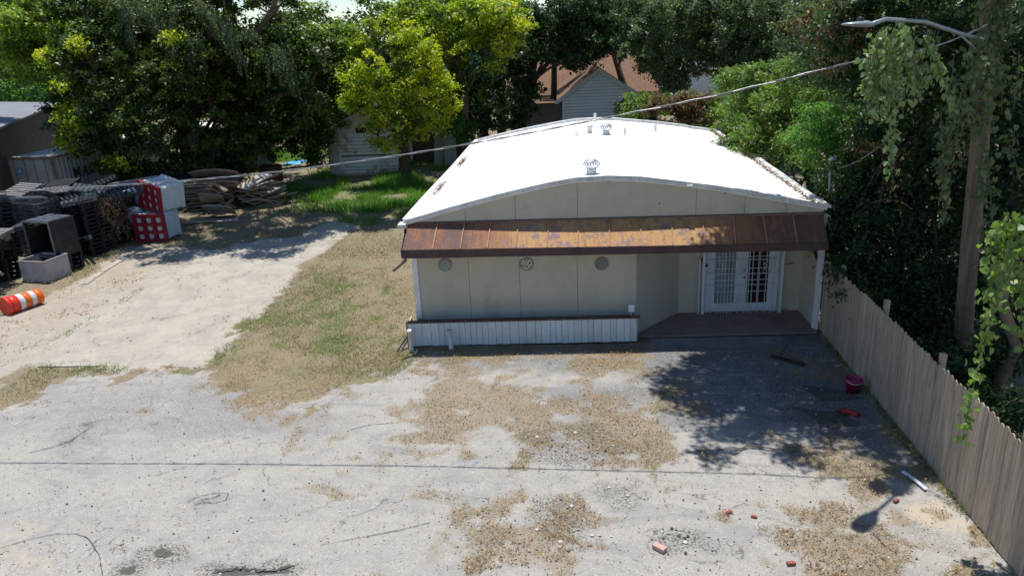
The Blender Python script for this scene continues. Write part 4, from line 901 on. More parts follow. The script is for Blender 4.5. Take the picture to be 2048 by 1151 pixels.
m = MB(); m.box(.42, .78, .018, .028, 1.75, 2.1, Mc); lg = obj('logo_plate', m, simple('logo_blue', (.12, .42, .62), (.10, .36, .55), rough=.5, bump=0), CTN)
m = MB(); poly = []
for q in range(14): r = .13 if q % 2 == 0 else .055; a = PI/2+q*PI/7; poly.append(Mc @ Vector((.6+r*math.cos(a), .016, 1.925+r*math.sin(a))))
m.prism(poly, (0, 0, 0), tuple(dy_*-.008)); obj('logo_star', m, whitep, lg)

# ------------------------------------------------------------------ far-left warehouse
WH = thing('warehouse', 'dark metal warehouse with grey roof behind the container', 'building', (-33, 46, 0))
e0, e1 = gr(0, 255, 4), gr(112, 209, 4); ed = (e1-e0).normalized(); e_ = e0-ed*14; bn = Vector((-ed.y, ed.x, 0))
if bn.x > 0: bn = -bn
m = MB(); wv_ = [e_, e1, e1+bn*16, e_+bn*16]
m.add([Vector((p.x, p.y, -.1)) for p in wv_]+[Vector((p.x, p.y, 4)) for p in wv_], [(0, 1, 5, 4), (1, 2, 6, 5), (2, 3, 7, 6), (3, 0, 4, 7)])
obj('wall', m, simple('dark_warehouse_wall', (.075, .07, .07), (.05, .045, .045), sc=1, rough=.7, dirt=(.17, .08, .04), dsc=.6, damt=.6), WH)
m = MB(); o_ = bn*-.25; rd = bn*8
ra = [e_+o_+Vector((0, 0, .0)), e1+o_+ed*.3+Vector((0, 0, .0)), e1+rd+ed*.3+Vector((0, 0, .7)), e_+rd+Vector((0, 0, .7)), e1+bn*16+ed*.3, e_+bn*16]
m.prism(ra[:4], (0, 0, 0), (0, 0, .1)); m.prism([ra[3], ra[2], ra[4], ra[5]], (0, 0, 0.002), (0, 0, .102)); obj('roof', m, simple('grey_membrane_roof', (.20, .215, .235), (.16, .17, .19), sc=.7, rough=.7), WH)
m = MB(); m.box(0, 4.6, 0, 3, 0, 2.6, Matrix.Translation((-22.2, 44.2, 0))); cab = obj('site_shed', m, simple('shed_dark', (.06, .06, .065), (.1, .1, .1)), None, False, (-20, 45, 0)); tag(cab, 'dark low shed with pale roof behind the large tree', 'shed')
m = MB(); m.box(-22.4, -17.4, 44.0, 47.4, 2.61, 2.68); obj('roof', m, ctop, cab)

# ------------------------------------------------------------------ old white shed
SH = thing('shed', 'old white clapboard shed with rust streaked boards behind the yard', 'shed', (-10.4, 42, 0))
sw = simple('shed_plaster', (.50, .47, .41), (.42, .39, .34), sc=1.5, rough=.9); sl = simple('shed_lap_boards', (.60, .62, .60), (.5, .53, .52), sc=2, rough=.8, dirt=(.28, .11, .045), dsc=1.5, isl=.1, damt=.95)
x0, x1, y0 = -12.45, -8.55, 41.6; pk = (-10.6, 3.45)
m = MB(); m.prism([(x0, y0, 0), (x1, y0, 0), (x1, y0, 2.5), (pk[0], y0, pk[1]), (x0, y0, 2.62)], (0, 0, 0), (0, .1, 0)); m.box(x0, x0+.1, y0+.1, y0+6, 0, 2.6); m.box(x1-.1, x1, y0+.1, y0+6, 0, 2.5); m.box(x0+.1, x1-.1, y0+5.9, y0+6, 0, 2.5); obj('wall', m, sw, SH)
for zA in range(2):
    m = MB()
    for i in range(6 if zA else 5):
        z = (.1, 1.12)[zA]+i*.19+.02; m.add([(x0+.75, y0-.06, z), (x1-.12, y0-.06, z), (x1-.12, y0-.02, z+.165), (x0+.75, y0-.02, z+.165), (x0+.75, y0, z), (x1-.12, y0, z)], [(0, 1, 2, 3), (0, 4, 5, 1)])
    obj('lap_board_panel', m, sl, SH)
m = MB(); m.box(x0+.76, x1-.13, y0-.018, y0-.004, .1, 2.25); obj('panel_backing', m, simple('lap_shadow_line', (.07, .065, .06), (.1, .09, .08), bump=0), SH)  # dark sheet paints the shadow lines under the lap boards
m = MB(); m.box(x0+.62, x0+.745, y0-.045, y0-.002, .05, 2.2); m.box(x1-.115, x1+.02, y0-.05, y0-.002, 0, 2.4); m.box(x0+.745, x1-.115, y0-.04, y0-.002, 2.262, 2.32); obj('frame', m, sl, SH)
m = MB(); m.box(x0+1.7, x0+2.3, y0-.03, y0-.003, 2.33, 2.62); obj('window', m, darkin, SH)
m = MB(); m.prism([(x0-.25, y0-.3, 2.55), (pk[0], y0-.3, pk[1]+.06), (pk[0], y0+6.2, pk[1]+.06), (x0-.25, y0+6.2, 2.55)], (0, 0, 0), (0, 0, .05)); m.prism([(pk[0], y0-.3, pk[1]+.062), (x1+.25, y0-.3, 2.42), (x1+.25, y0+6.2, 2.42), (pk[0], y0+6.2, pk[1]+.062)], (0, 0, 0), (0, 0, .05)); obj('roof', m, simple('dark_shingle', (.05, .045, .04), (.09, .08, .07), rough=.9), SH)
# leaning corrugated panels
for k, (xa, xb, hh) in enumerate(((869, 888, 2.3), (890, 914, 2.0))):
    a = gr(xa, 331); b = gr(xb, 328); m = MB(); n = 10; vs = []
    for i in range(n+1):
        p = a.lerp(b, i/n); off = .03*(i % 2); vs += [p+Vector((0, off, 0)), p+Vector((.1*(1-k), .35+off, hh-.15*math.sin(i/n*PI+k)))]
    m.add(vs, [(2*i, 2*i+2, 2*i+3, 2*i+1) for i in range(n)]); m.add([v+Vector((0, .03, 0)) for v in vs], [(2*i, 2*i+2, 2*i+3, 2*i+1) for i in range(n)])
    tag(obj('metal_panel', m, simple('pale_green_metal', (.34, .38, .34), (.28, .31, .28), sc=2, rough=.7, dirt=(.2, .12, .07)), None, False, a), ('left narrow greenish metal panel leaning beside the shed', 'right pointed greenish metal panel leaning by the bush')[k], 'metal panel')
m = MB(); m.box(-8.4, -5.2, 45.5, 45.6, 0, 2.2); tag(obj('board_wall', m, simple('dark_board', (.08, .06, .055), (.12, .09, .08)), None, False, (-6.8, 45.5, 0)), 'dark brown board wall between shed and the leaning panels', 'wall')

# ------------------------------------------------------------------ houses behind
HO = thing('blue_house', 'pale blue clapboard gable end of house behind the roof', 'house', (3, 48, 0))
cl = simple('blue_clapboard', (.62, .72, .80), (.55, .65, .73), sc=1, rough=.8, bump=0)
p0, p1, p2 = at(1125, 200, 48), at(1197, 144, 48), at(1276, 193, 48); hx0, hx1, he, hp = p0.x, p2.x, 3.15, 4.72
m = MB(); zz = 0
while zz < hp:
    z2 = zz+.19
    def half(z):
        if z <= he: return hx0, hx1
        f = (z-he)/(hp-he); return hx0+(p1.x-hx0)*f, hx1+(p1.x-hx1)*f
    zb = zz+.022; a0_, b0_ = half(zb); a1_, b1_ = half(min(z2, hp))
    if zb < hp: m.add([(a0_, 47.95, zb), (b0_, 47.95, zb), (b1_, 47.975, min(z2, hp)), (a1_, 47.975, min(z2, hp)), (a0_, 48, zb), (b0_, 48, zb)], [(0, 1, 2, 3), (0, 4, 5, 1)])
    zz = z2
m.box(hx0, hx0+.1, 48.01, 56, 0, he); m.box(hx1-.1, hx1, 48.01, 56, 0, he)
obj('wall', m, cl, HO)
m = MB(); m.prism([(hx0+.02, 48.02, 0), (hx1-.02, 48.02, 0), (hx1-.02, 48.02, he), (p1.x, 48.02, hp-.02), (hx0+.02, 48.02, he)], (0, 0, 0), (0, .04, 0)); obj('wall_backing', m, simple('clapboard_shadow_line', (.10, .12, .14), (.08, .1, .12), bump=0), HO)  # dark sheet stands in for the shadow line under each clapboard
brn = simple('brown_shingles', (.20, .115, .07), (.14, .08, .05), sc=5, rough=.95, bump=.01, dirt=(.1, .07, .05), dsc=2, damt=.5)
m = MB(); m.prism([(hx0-.35, 47.7, he-.1), (p1.x, 47.7, hp+.18), (p1.x, 57, hp+.18), (hx0-.35, 57, he-.1)], (0, 0, 0), (0, 0, .08)); m.prism([(p1.x, 47.7, hp+.182), (hx1+.35, 47.7, he-.1), (hx1+.35, 57, he-.1), (p1.x, 57, hp+.182)], (0, 0, 0), (0, 0, .08)); obj('roof', m, brn, HO)
m = MB(); m.bar((hx0-.36, 47.66, he-.17), (p1.x, 47.66, hp+.1), .03, .2, (0, 0, 1)); m.bar((p1.x, 47.655, hp+.1), (hx1+.36, 47.655, he-.17), .03, .2); obj('rake_board', m, simple('pale_rake', (.48, .54, .58), (.42, .48, .52), rough=.7, bump=0), HO)
m = MB(); m.box(hx0-2.6, hx0-.02, 50, 54, 0, 2.7); ax_ = obj('house_annex', m, simple('grey_annex', (.10, .10, .12), (.13, .13, .15)), HO); m = MB(); m.box(hx0-2.7, hx0-.4, 49.8, 54.2, 2.71, 2.8); obj('roof', m, brn, ax_)
H2 = thing('brown_roofed_house', 'wide house with sunlit brown shingle roof behind the blue gable', 'house', (2.5, 60, 0))
m = MB(); m.box(-3, 8, 57.5, 66, 0, 2.6); obj('wall', m, simple('tan_wall', (.3, .25, .2), (.24, .2, .16)), H2)
m = MB(); m.prism([(-3.6, 57, 2.6), (8.2, 57, 2.6), (6.6, 62, 5.5), (-1.5, 62, 5.2)], (0, 0, 0), (0, 0, .1)); m.prism([(-1.5, 62, 5.202), (6.6, 62, 5.502), (8.2, 67, 2.6), (-3.6, 67, 2.6)], (0, 0, 0), (0, 0, .1)); obj('roof', m, brn, H2)
H3 = thing('white_house', 'white walled building glimpsed between trees at the back right', 'house', (16, 75, 0))
m = MB(); m.box(12.8, 19.5, 75, 82, 0, 2.9); obj('wall', m, simple('white_house_wall', (.6, .63, .66), (.5, .53, .56)), H3); m = MB(); m.prism([(12.4, 74.5, 2.9), (19.9, 74.5, 2.9), (19, 79, 4.1), (13.4, 79, 4.1)], (0, 0, 0), (0, 0, .1)); obj('roof', m, simple('grey_shingle', (.2, .2, .2), (.15, .15, .15)), H3)
# white pickup behind the blue house
cc_ = at(1300, 190, 72); TR = thing('parked_truck', 'white pickup truck parked behind the blue house', 'truck', (cc_.x+.6, 72, 0)); bx = cc_.x-1.9
wpaint = simple('white_car_paint', (.75, .75, .75), (.7, .7, .7), rough=.25, bump=0)
m = MB(); outl = [(0, .45), (0, 1.0), (1.3, 1.12), (1.9, 1.8), (3.4, 1.82), (3.7, 1.15), (5.4, 1.12), (5.4, .45)]
m.prism([(bx+a, 71.2, z) for a, z in outl], (0, 0, 0), (0, 1.8, 0)); obj('body', m, wpaint, TR)
m = MB(); m.prism([(bx+a, 71.195, z) for a, z in ((1.5, 1.15), (2.0, 1.72), (3.3, 1.74), (3.55, 1.17))], (0, 0, 0), (0, -.02, 0)); obj('window', m, simple('car_glass', (.03, .035, .04), (.04, .045, .05), rough=.1, bump=0), TR)
for a in (1.0, 4.3):
    m = MB(); m.lathe([(.001, .0), (.38, 0), (.38, .22), (.001, .22)], 20, (bx+a, 71.3, .38), Matrix.Rotation(PI/2, 3, 'X')); obj('wheel', m, blackt, TR)
# pale board fence behind the building
WF = thing('board_fence', 'faded pale board fence under tangled vines behind the roof', 'fence', (6, 35, 0))
m = MB(); x = 4.35
while x < 8.2: hh = 3.3-.12*(x-4.5)+random.uniform(-.08, .05)-(.35 if x < 4.75 else 0); m.box(x+.006, x+.17, 35+random.uniform(-.02, .02), 35.03, 0, hh); x += .178
obj('boards', m, simple('pale_green_boards', (.42, .46, .45), (.33, .37, .36), sc=2, rough=.85, isl=.2, dirt=(.2, .17, .12), dsc=1.5), WF)
m = MB(); m.box(4.4, 8.2, 35.07, 35.12, 1.2, 1.3); m.box(4.4, 8.2, 35.07, 35.12, 2.2, 2.3); obj('rail', m, tan, WF)

# ------------------------------------------------------------------ vegetation
def leaves(pts, size, asp=.55, up=.55, outw=None, droop=0., jit=.5, rs=RNG):
    N = len(pts); nrm = rs.normal(size=(N, 3)); nrm[:, 2] = np.abs(nrm[:, 2])*.7+up
    if outw is not None: nrm = nrm+outw*.9
    nrm /= np.linalg.norm(nrm, axis=1)[:, None]
    t = rs.normal(size=(N, 3)); t[:, 2] -= droop*2; t -= (t*nrm).sum(1)[:, None]*nrm; t /= np.linalg.norm(t, axis=1)[:, None]+1e-9
    b = np.cross(nrm, t); s = (size*(1+rs.uniform(-jit, jit, N)))[:, None]
    v = np.empty((N, 4, 3)); v[:, 0] = pts; v[:, 1] = pts+t*s*.5+b*s*asp*.5+nrm*s*.08; v[:, 2] = pts+t*s-nrm*s*.1; v[:, 3] = pts+t*s*.5-b*s*asp*.5+nrm*s*.08
    return v
def clump(c, r, n, sub=.35, rs=RNG, flat=.55, hole=.45):
    r = np.array(r, float); k = max(3, int(4+2.6*(r[0]*r[1]*r[2])**(1/3)/sub*3)); d = rs.normal(size=(k, 3)); d /= np.linalg.norm(d, axis=1)[:, None]
    rad = rs.uniform(hole**3, 1, k)**(1/3); sc = np.array(c)+d*rad[:, None]*r*(1+rs.uniform(-.12, .18, k))[:, None]
    which = rs.integers(0, k, n); s = sub*rs.uniform(.6, 1.35, k)[which]
    off = rs.normal(size=(n, 3))*s[:, None]*.5; off[:, 2] *= flat
    off[:, 2] -= .35*np.hypot(off[:, 0], off[:, 1])
    p = sc[which]+off; tone = rs.uniform(-.1, .55, k)[which]+rs.uniform(0, .55, n)
    return p, d[which], np.clip(tone, 0, 1)
bark = simple('tree_bark', (.10, .075, .055), (.055, .042, .032), sc=3, rough=.95, bump=.03, bsc=8, stretch=(3, 3, .6))
barkl = simple('grey_brown_bark', (.17, .135, .105), (.10, .08, .06), sc=3, rough=.95, bump=.02, bsc=8, stretch=(3, 3, .6))
def limb(m, a, b, r0, r1, wob=.12, n=6):
    a = Vector(a); b = Vector(b); L = (b-a).length; pts = []; rr = []
    for i in range(n+1):
        t = i/n; j = Vector((random.uniform(-1, 1), random.uniform(-1, 1), random.uniform(-.5, .5)))*wob*L*.25*math.sin(PI*t)
        pts.append(a.lerp(b, t)+j+Vector((0, 0, .08*L*math.sin(PI*t)))); rr.append(r0+(r1-r0)*t)
    m.tube(pts, rr, 7)
def tree(name, label, cat, base, top, r0, clumps, mat, size, cover=4.5, sub=.35, bk_=None, droop=.15, asp=.55, group=None, extra=None, nolimb=False, flat=.55, hole=.45):
    """clumps: (px, py, Y, rx_px, rz_px[, depth radius m[, tone shift]]) measured off the photo at distance Y"""
    root = thing(name, label, cat, (base[0], base[1], 0), group)
    V, T = [], []; m = MB(); top = Vector(top) if top else None
    if top is not None:
        b0 = Vector((base[0], base[1], -.1)); mid = b0.lerp(top, .5)+Vector((random.uniform(-.2, .2), random.uniform(-.2, .2), 0))
        m.tube([b0, b0+Vector((0, 0, .4)), mid, top], [r0*1.35, r0, r0*.8, r0*.6], 12, True, .06)
    hi = [c_[1] for c_ in clumps if c_[0] is None]
    if top is not None and hi:
        t2 = Vector((top.x, top.y, max(top.z+.3, max(h_[2] for h_ in hi)-.6))); m.tube([top, t2], [r0*.6, r0*.45], 10)
    for cl_ in clumps:
        px, py, Y, rx, rz = cl_[:5]; c = at(px, py, Y) if px is not None else Vector(py)
        if px is None: wr = (rx, Y, rz)
        else: k = Y/1500; wr = (rx*k, cl_[5] if len(cl_) > 5 and cl_[5] else (rx+rz)/2*k, rz*k)
        area = PI*wr[0]*wr[2]; n = int(cover*area/(size*size*asp*.5)*1.0)
        if px is None: n = int(min(cover, 4.5)*PI*max(wr[0]*wr[1], wr[0]*wr[2])/(size*size*asp*.5))
        p, o, t = clump(c, wr, n, sub, hole=hole, flat=flat)
        sh_ = cl_[6] if len(cl_) > 6 else 0  # positive shift paints sunlit sprays as a lighter leaf colour
        V.append(leaves(p, size, asp, .5, o*.6, droop)); T.append(np.clip(t+sh_, 0, 1))
        if top is not None and not nolimb: limb(m, mid.lerp(top, random.uniform(.3, 1)) if px is not None else t2, c, r0*(.3 if px is not None else .1), r0*.05)
        if not nolimb:
            for _ in range(5):
                d = Vector((random.uniform(-1, 1), random.uniform(-1, 1), random.uniform(-.6, 1))); e = c+Vector((d.x*wr[0], d.y*wr[1], d.z*wr[2]))*.85; limb(m, c-Vector((0, 0, wr[2]*.3)), e, r0*.09+.01, .008, .15, 4)
    if m.v: obj('trunk', m, bk_ or bark, root, True)
    polymesh('crown', np.concatenate(V), 4, mat, root, np.concatenate(T))
    if extra: extra(root)
    return root
DK = leafmat('leaf_dark_oak', (.022, .042, .010), (.05, .085, .018), (.15, .20, .035))  # lightest tone raised to put a sunlit look into the leaf colour
DK2 = leafmat('leaf_deep_green', (.016, .034, .014), (.032, .066, .024), (.06, .11, .04))
YG = leafmat('leaf_yellow_green', (.06, .115, .014), (.28, .36, .02), (.58, .53, .035), .4)
MG = leafmat('leaf_mid_green', (.04, .075, .016), (.10, .17, .025), (.27, .35, .04), .4)
GG_ = leafmat('leaf_grey_green', (.05, .08, .035), (.10, .145, .07), (.17, .21, .11), .3)
FG = leafmat('leaf_feathery', (.06, .11, .03), (.12, .20, .045), (.25, .31, .08), .4)
BG = leafmat('leaf_bright', (.045, .11, .025), (.08, .19, .04), (.15, .30, .06), .45)
IV = leafmat('leaf_ivy', (.018, .038, .012), (.035, .07, .02), (.07, .12, .04), .3)
DR2 = leafmat('leaf_dead_dark', (.05, .028, .018), (.10, .05, .03), (.17, .10, .06), .1)
VN = leafmat('leaf_vine', (.12, .18, .07), (.20, .28, .12), (.34, .42, .24), .3)
VL = leafmat('leaf_vine_light', (.10, .17, .05), (.18, .27, .08), (.32, .40, .16), .4)
DR_ = leafmat('leaf_dead', (.09, .045, .025), (.16, .085, .045), (.24, .15, .09), .2)
GT = leafmat('leaf_teal', (.03, .07, .045), (.06, .12, .08), (.10, .19, .12), .3)
MO = leafmat('leaf_hanging', (.06, .085, .05), (.10, .135, .085), (.16, .20, .13), .3)

# big dark tree on the left
def hang(root, strands, mat, size=.09, spread=.18, per=90, name='hanging_foliage', asp=.5):
    V, T = [], []
    for a, b in strands:
        a = Vector(a); b = Vector(b); n = int(per*(a-b).length); t = RNG.random(n)**.9; w_ = spread*(1-.75*t)
        base_ = np.array([a.lerp(b, x)[:] for x in t]); side = RNG.normal(size=(n, 3))*w_[:, None]*.6; base_ += side
        V.append(leaves(base_, size, asp, .3, None, 1.2)); T.append(np.clip(RNG.uniform(0, 1, n)*.7+RNG.uniform(0, .3), 0, 1))
    polymesh(name, np.concatenate(V), 4, mat, root, np.concatenate(T))
def lt_extra(root):
    st = []
    for x0, y0, x1, y1, k in ((225, -20, 262, 100, 6), (300, 10, 372, 190, 7), (400, 0, 470, 130, 7), (440, 30, 485, 155, 5), (330, 0, 345, 90, 4), (480, 60, 520, 130, 4), (530, 100, 545, 180, 5), (560, 90, 590, 200, 5), (250, 0, 300, 90, 4), (380, 60, 400, 160, 5)):
        for i in range(k): Y = 35.8+random.uniform(-1.2, 1.2); d = random.uniform(-22, 22); st.append((at(x0+d, y0, Y), at(x1+d*.5+random.uniform(-8, 8), y1-random.uniform(0, 60), Y)))
    hang(root, st, MO, .10, .16, 120)
    m = MB()
    for pts, r0 in (([(478, 150, 39), (490, 110, 38.5), (515, 65, 38), (545, 20, 37.5), (560, -30, 37)], .2), ([(482, 245, 40), (510, 200, 39.5), (545, 170, 40), (600, 140, 40.5), (650, 120, 41.5)], .16), ([(478, 200, 40), (440, 120, 38), (420, 60, 38), (400, -10, 38)], .3), ([(520, 190, 39), (560, 190, 38.6), (600, 175, 38.4)], .1), ([(600, 230, 40), (612, 190, 40), (640, 130, 40)], .08)):
        m.tube([at(*p) for p in pts], [r0*(1-.12*i) for i in range(len(pts))], 8, True, .05)
    obj('limb', m, barkl, root, True)
HB = lambda *L: [(None, (x, y, z), ry, rx, rz) for x, y, z, rx, ry, rz in L]
tree('large_tree', 'huge dark dense tree with drooping branches on the left', 'tree', (-17.9, 41.0), at(478, 150, 40.5), .62,
     HB((-16.5, 29.6, 10.6, 2.3, 1.6, .7), (-13.2, 28.9, 10.6, 1.7, 1.3, .7), (-10.6, 30.6, 10.8, 1.5, 1.5, .7), (-13.4, 31.6, 10.8, 2.4, 1.5, .8), (-17, 31.8, 10.8, 2.4, 1.4, .8), (-9.6, 33.2, 10.9, 1.9, 1.3, .8), (-12.6, 34, 11, 2.2, 1.3, .8), (-15.8, 33.6, 11, 2, 1.2, .8), (-11.2, 29.6, 10.8, 1.6, 1.1, .6), (-6.6, 31.8, 10.8, 1.0, .8, .5), (-7.8, 33.6, 11, 1.5, 1.2, .8), (-11, 27.9, 10.8, 1.2, .8, .5), (-14.8, 27.7, 10.8, 1.5, .9, .6), (-12.6, 30.4, 10.9, 2, 1.3, .6), (-9.2, 31.6, 10.9, 1.6, 1.2, .6), (-7.6, 31.6, 10.8, 1.0, 1.1, .6), (-5.8, 34.4, 11, 1.2, .9, .6), (-5.0, 33.2, 10.8, .8, .7, .5))+[(150, 230, 38, 45, 75), (130, 130, 38, 50, 60), (195, 280, 36.0, 46, 42), (268, 315, 35.5, 50, 42), (225, 330, 35.2, 26, 20), (240, 220, 36, 75, 70), (200, 110, 37, 85, 70), (320, 250, 35.5, 75, 75), (330, 130, 36, 85, 80), (400, 300, 36.5, 70, 45), (420, 210, 37, 80, 80),
      (440, 80, 38, 90, 75), (480, 270, 38, 60, 60), (540, 250, 39, 55, 70), (560, 120, 39, 80, 90), (620, 200, 40, 50, 80), (610, 280, 40.5, 45, 45), (300, 40, 38, 110, 60), (180, 30, 38, 90, 50), (545, 20, 40, 52, 50), (450, 335, 37.5, 42, 22), (640, 110, 41, 50, 60), (240, -20, 39, 130, 50), (430, -10, 39, 110, 50), (80, -10, 40, 100, 50), (350, 100, 40, 120, 90), (200, 180, 39.5, 90, 90), (520, 190, 41, 80, 90), (380, 330, 38.5, 60, 24), (300, 345, 38, 60, 22)],
     DK, .17, 4.2, .42, extra=lt_extra)
# its upper crown, above the picture, that shades the yard
tree('large_tree', 'bright leafed tree crown at the top left corner', 'tree', (-35, 40), at(-90, 60, 40), .35,
     [(10, 90, 37, 26, 40, None, .35), (45, 40, 37, 40, 30, None, .3), (130, 60, 37, 40, 30, None, .15), (20, 50, 38, 55, 60, None, .3), (60, 110, 37.5, 35, 40, None, .3), (90, 20, 38, 55, 35, None, .2), (30, 130, 38.5, 45, 35), (105, 120, 36.5, 22, 28, None, .4), (-60, 60, 38, 70, 90)], MG, .17, 3.8, .36)
def spray(name, label, base, top, r0, cl_, mat, size, **kw): return tree(name, label, 'tree', base, top, r0, cl_, mat, size, **kw)
spray('young_tree', 'slim tree with sunlit yellow-green sprays right of the container', (-20.2, 35.6), at(210, 180, 35.6), .1,
      [(88, 108, 35.6, 18, 16, None, .2), (122, 215, 35.2, 14, 14, None, .2), (128, 270, 35, 24, 15, None, .25), (122, 170, 35, 16, 16), (140, 290, 35, 18, 16), (160, 85, 35, 24, 18, None, .15), (225, 318, 34.5, 16, 12), (335, 70, 34.5, 24, 12, None, .2), (130, 240, 35, 16, 20), (245, 325, 34.3, 14, 14), (160, 235, 35, 22, 30)], YG, .15, cover=2.4, sub=.3)  # sunlit look of these sprays is carried by the yellow-green leaf colour
# yard trees in the middle
spray('yellow_tree', 'glowing yellow-green tree crown hanging before the old shed', (-8.1, 40.9), at(800, 260, 40.6), .34,
      [(738, 128, 37.6, 30, 22, None, .15), (705, 160, 37.6, 26, 30), (750, 168, 37.4, 30, 26), (728, 205, 38, 30, 24), (690, 200, 38, 16, 20), (770, 205, 37.6, 22, 26), (755, 262, 37.6, 18, 30), (745, 235, 38, 26, 22, None, -.1), (770, 285, 37.5, 10, 16, None, .1),
       (818, 62, 38.2, 26, 20, None, .15), (845, 95, 38, 30, 24, None, .2), (862, 130, 37.6, 28, 24, None, .2), (845, 165, 37.6, 26, 26, None, .25), (885, 172, 37.5, 26, 24, None, .2), (905, 205, 37.6, 18, 22, None, .35), (872, 222, 37.6, 26, 24, None, .1), (845, 252, 37.6, 18, 24), (830, 210, 38, 22, 26, None, -.1), (800, 140, 38.6, 24, 40, None, -.25), (795, 215, 38.6, 16, 30, None, -.3), (815, 265, 38, 12, 14), (880, 252, 37.6, 12, 14, None, .1), (795, 90, 39, 22, 26, None, -.1), (802, 245, 37.4, 22, 30, None, -.1), (790, 285, 37.3, 13, 16), (815, 180, 38, 24, 26)], YG, .15, cover=3.2, sub=.3)
spray('tall_yellow_tree', 'yellow-green crown high above the yard left of the dark shade tree', (-5.0, 43.5), at(930, 120, 43), .26,
      [(1000, 20, 41, 46, 26, None, .1), (1035, 45, 40.8, 24, 26, None, .25), (1015, 85, 40.8, 24, 20, None, .2), (960, 60, 41.5, 34, 30), (940, 15, 41.5, 44, 26), (880, 25, 42, 40, 26, None, -.1), (985, 115, 41, 16, 14), (905, 75, 42, 26, 24, None, -.15), (985, 130, 40.6, 22, 16, None, -.1), (830, 10, 42.5, 36, 20, None, -.1), (800, 40, 42, 34, 24, None, -.05), (735, 60, 42, 32, 26, None, -.1), (700, 95, 41.5, 28, 24, None, -.15), (860, 70, 41.5, 28, 24), (925, 95, 41, 24, 20), (690, 140, 41, 24, 22, None, -.15), (640, 75, 42, 22, 24, None, -.2)], YG, .16, cover=2.8, sub=.34, bk_=barkl)
spray('green_tree', 'tall mid green tree filling the top behind the yellow crown', (-9.5, 46), at(760, 120, 45), .4,
      [(680, 85, 43, 55, 40), (636, 18, 44, 22, 14), (735, -8, 46, 26, 14), (600, 20, 43, 26, 24), (640, 130, 43, 45, 55), (700, 100, 43, 60, 50), (660, 200, 42, 45, 55), (785, 30, 44, 40, 30), (850, 20, 44, 70, 45), (940, 40, 43, 60, 50, None, .1), (1000, 30, 42, 55, 45, None, .3), (960, 90, 42.5, 55, 40, None, .05), (900, 130, 44, 60, 50), (950, 150, 43, 40, 36), (1020, 60, 42, 36, 30, None, .3), (630, 250, 42, 34, 40), (700, 160, 43, 60, 50), (800, 70, 45.5, 80, 50), (860, 80, 45, 60, 50), (930, -10, 45, 90, 30), (840, -20, 46, 60, 30)], MG, .17, cover=3.4, sub=.4, bk_=barkl)
spray('shade_tree', 'dark shaded tree between the shed and the blue house', (-2.3, 47), at(1068, 120, 47), .42,
      [(960, 190, 45, 60, 60), (1010, 140, 45, 60, 50), (1060, 60, 46, 60, 60), (1100, 30, 46, 70, 50), (1000, 230, 46, 60, 30), (1120, 90, 46, 60, 34), (1180, 60, 47, 60, 50), (1160, 10, 46, 80, 50), (1240, 30, 47, 50, 60), (1050, 180, 46, 36, 50), (1150, 120, 46, 36, 16), (930, 250, 46, 40, 24)], DK2, .2, cover=3.6, sub=.45)
spray('teal_tree', 'blue-green leafed tree above the brown roof', (6.5, 54), at(1225, 100, 53), .3,
      [(1215, 45, 50, 50, 50), (1260, 80, 50, 40, 36), (1290, 20, 50, 50, 40), (1180, 15, 50, 40, 30), (960, 125, 41, 30, 26)], GT, .2, cover=3.2, sub=.4)
# grey-green hanging tree at the right rear
spray('drooping_tree', 'large grey-green drooping tree over the rear right of the roof', (16.2, 40), (14.5, 39, 9.5), .45,
      [(1290, 60, 42.5, 50, 60), (1350, 50, 41.5, 60, 60), (1420, 40, 40.5, 70, 60), (1500, 50, 39.5, 70, 60), (1360, 120, 41.5, 50, 45), (1430, 100, 40.5, 60, 42), (1500, 110, 39.5, 50, 36), (1560, 60, 38.5, 60, 60), (1310, 110, 42.5, 36, 40), (1340, 165, 42.0, 26, 26), (1440, 140, 40.5, 30, 26), (1620, 60, 27.0, 60, 70), (1600, 130, 28.0, 50, 40), (1270, 20, 43.5, 40, 40), (1400, 0, 40.5, 100, 36), (1560, 0, 38.5, 100, 40)], GG_, .14, cover=3.6, sub=.34, droop=.5)
spray('dark_tree', 'dark tree shading the gap behind the right roof edge', (12.5, 44), (12.5, 44, 6), .35,
      [(1520, 250, 33, 60, 60), (1600, 300, 29, 60, 60), (1640, 220, 29, 60, 70), (1650, 380, 25, 50, 50), (1480, 60, 44, 120, 60), (1350, 60, 48, 90, 60), (1348, 150, 43, 28, 32), (1400, 85, 43, 70, 45), (1510, 120, 40, 60, 70), (1300, 110, 44, 30, 30), (1560, 200, 34, 80, 60)], DK2, .2, cover=3.0, sub=.45)
# feathery trees beside the roof
spray('feathery_tree', 'light green feathery tree brushing the right roof edge', (9.2, 26), (8.6, 26, 4.8), .16,
      [(1490, 170, 27, 45, 36), (1530, 150, 26.5, 50, 26), (1570, 175, 26, 46, 34), (1600, 220, 25, 40, 42), (1510, 220, 26.5, 60, 34), (1560, 250, 25.5, 56, 36), (1480, 250, 27, 40, 30), (1500, 285, 26, 46, 26), (1560, 300, 24.5, 50, 24), (1620, 170, 24.5, 40, 40), (1470, 215, 28, 26, 16), (1450, 285, 26.5, 16, 12), (1460, 160, 27.5, 30, 22), (1545, 195, 24.8, 40, 26, None, .2), (1500, 255, 25, 40, 20, None, .2), (1590, 265, 24, 36, 26), (1620, 310, 22.8, 26, 20), (1480, 300, 25.4, 26, 10, None, .15), (1600, 130, 25, 36, 26)], FG, .11, cover=3.4, sub=.3, asp=.4, droop=.3)
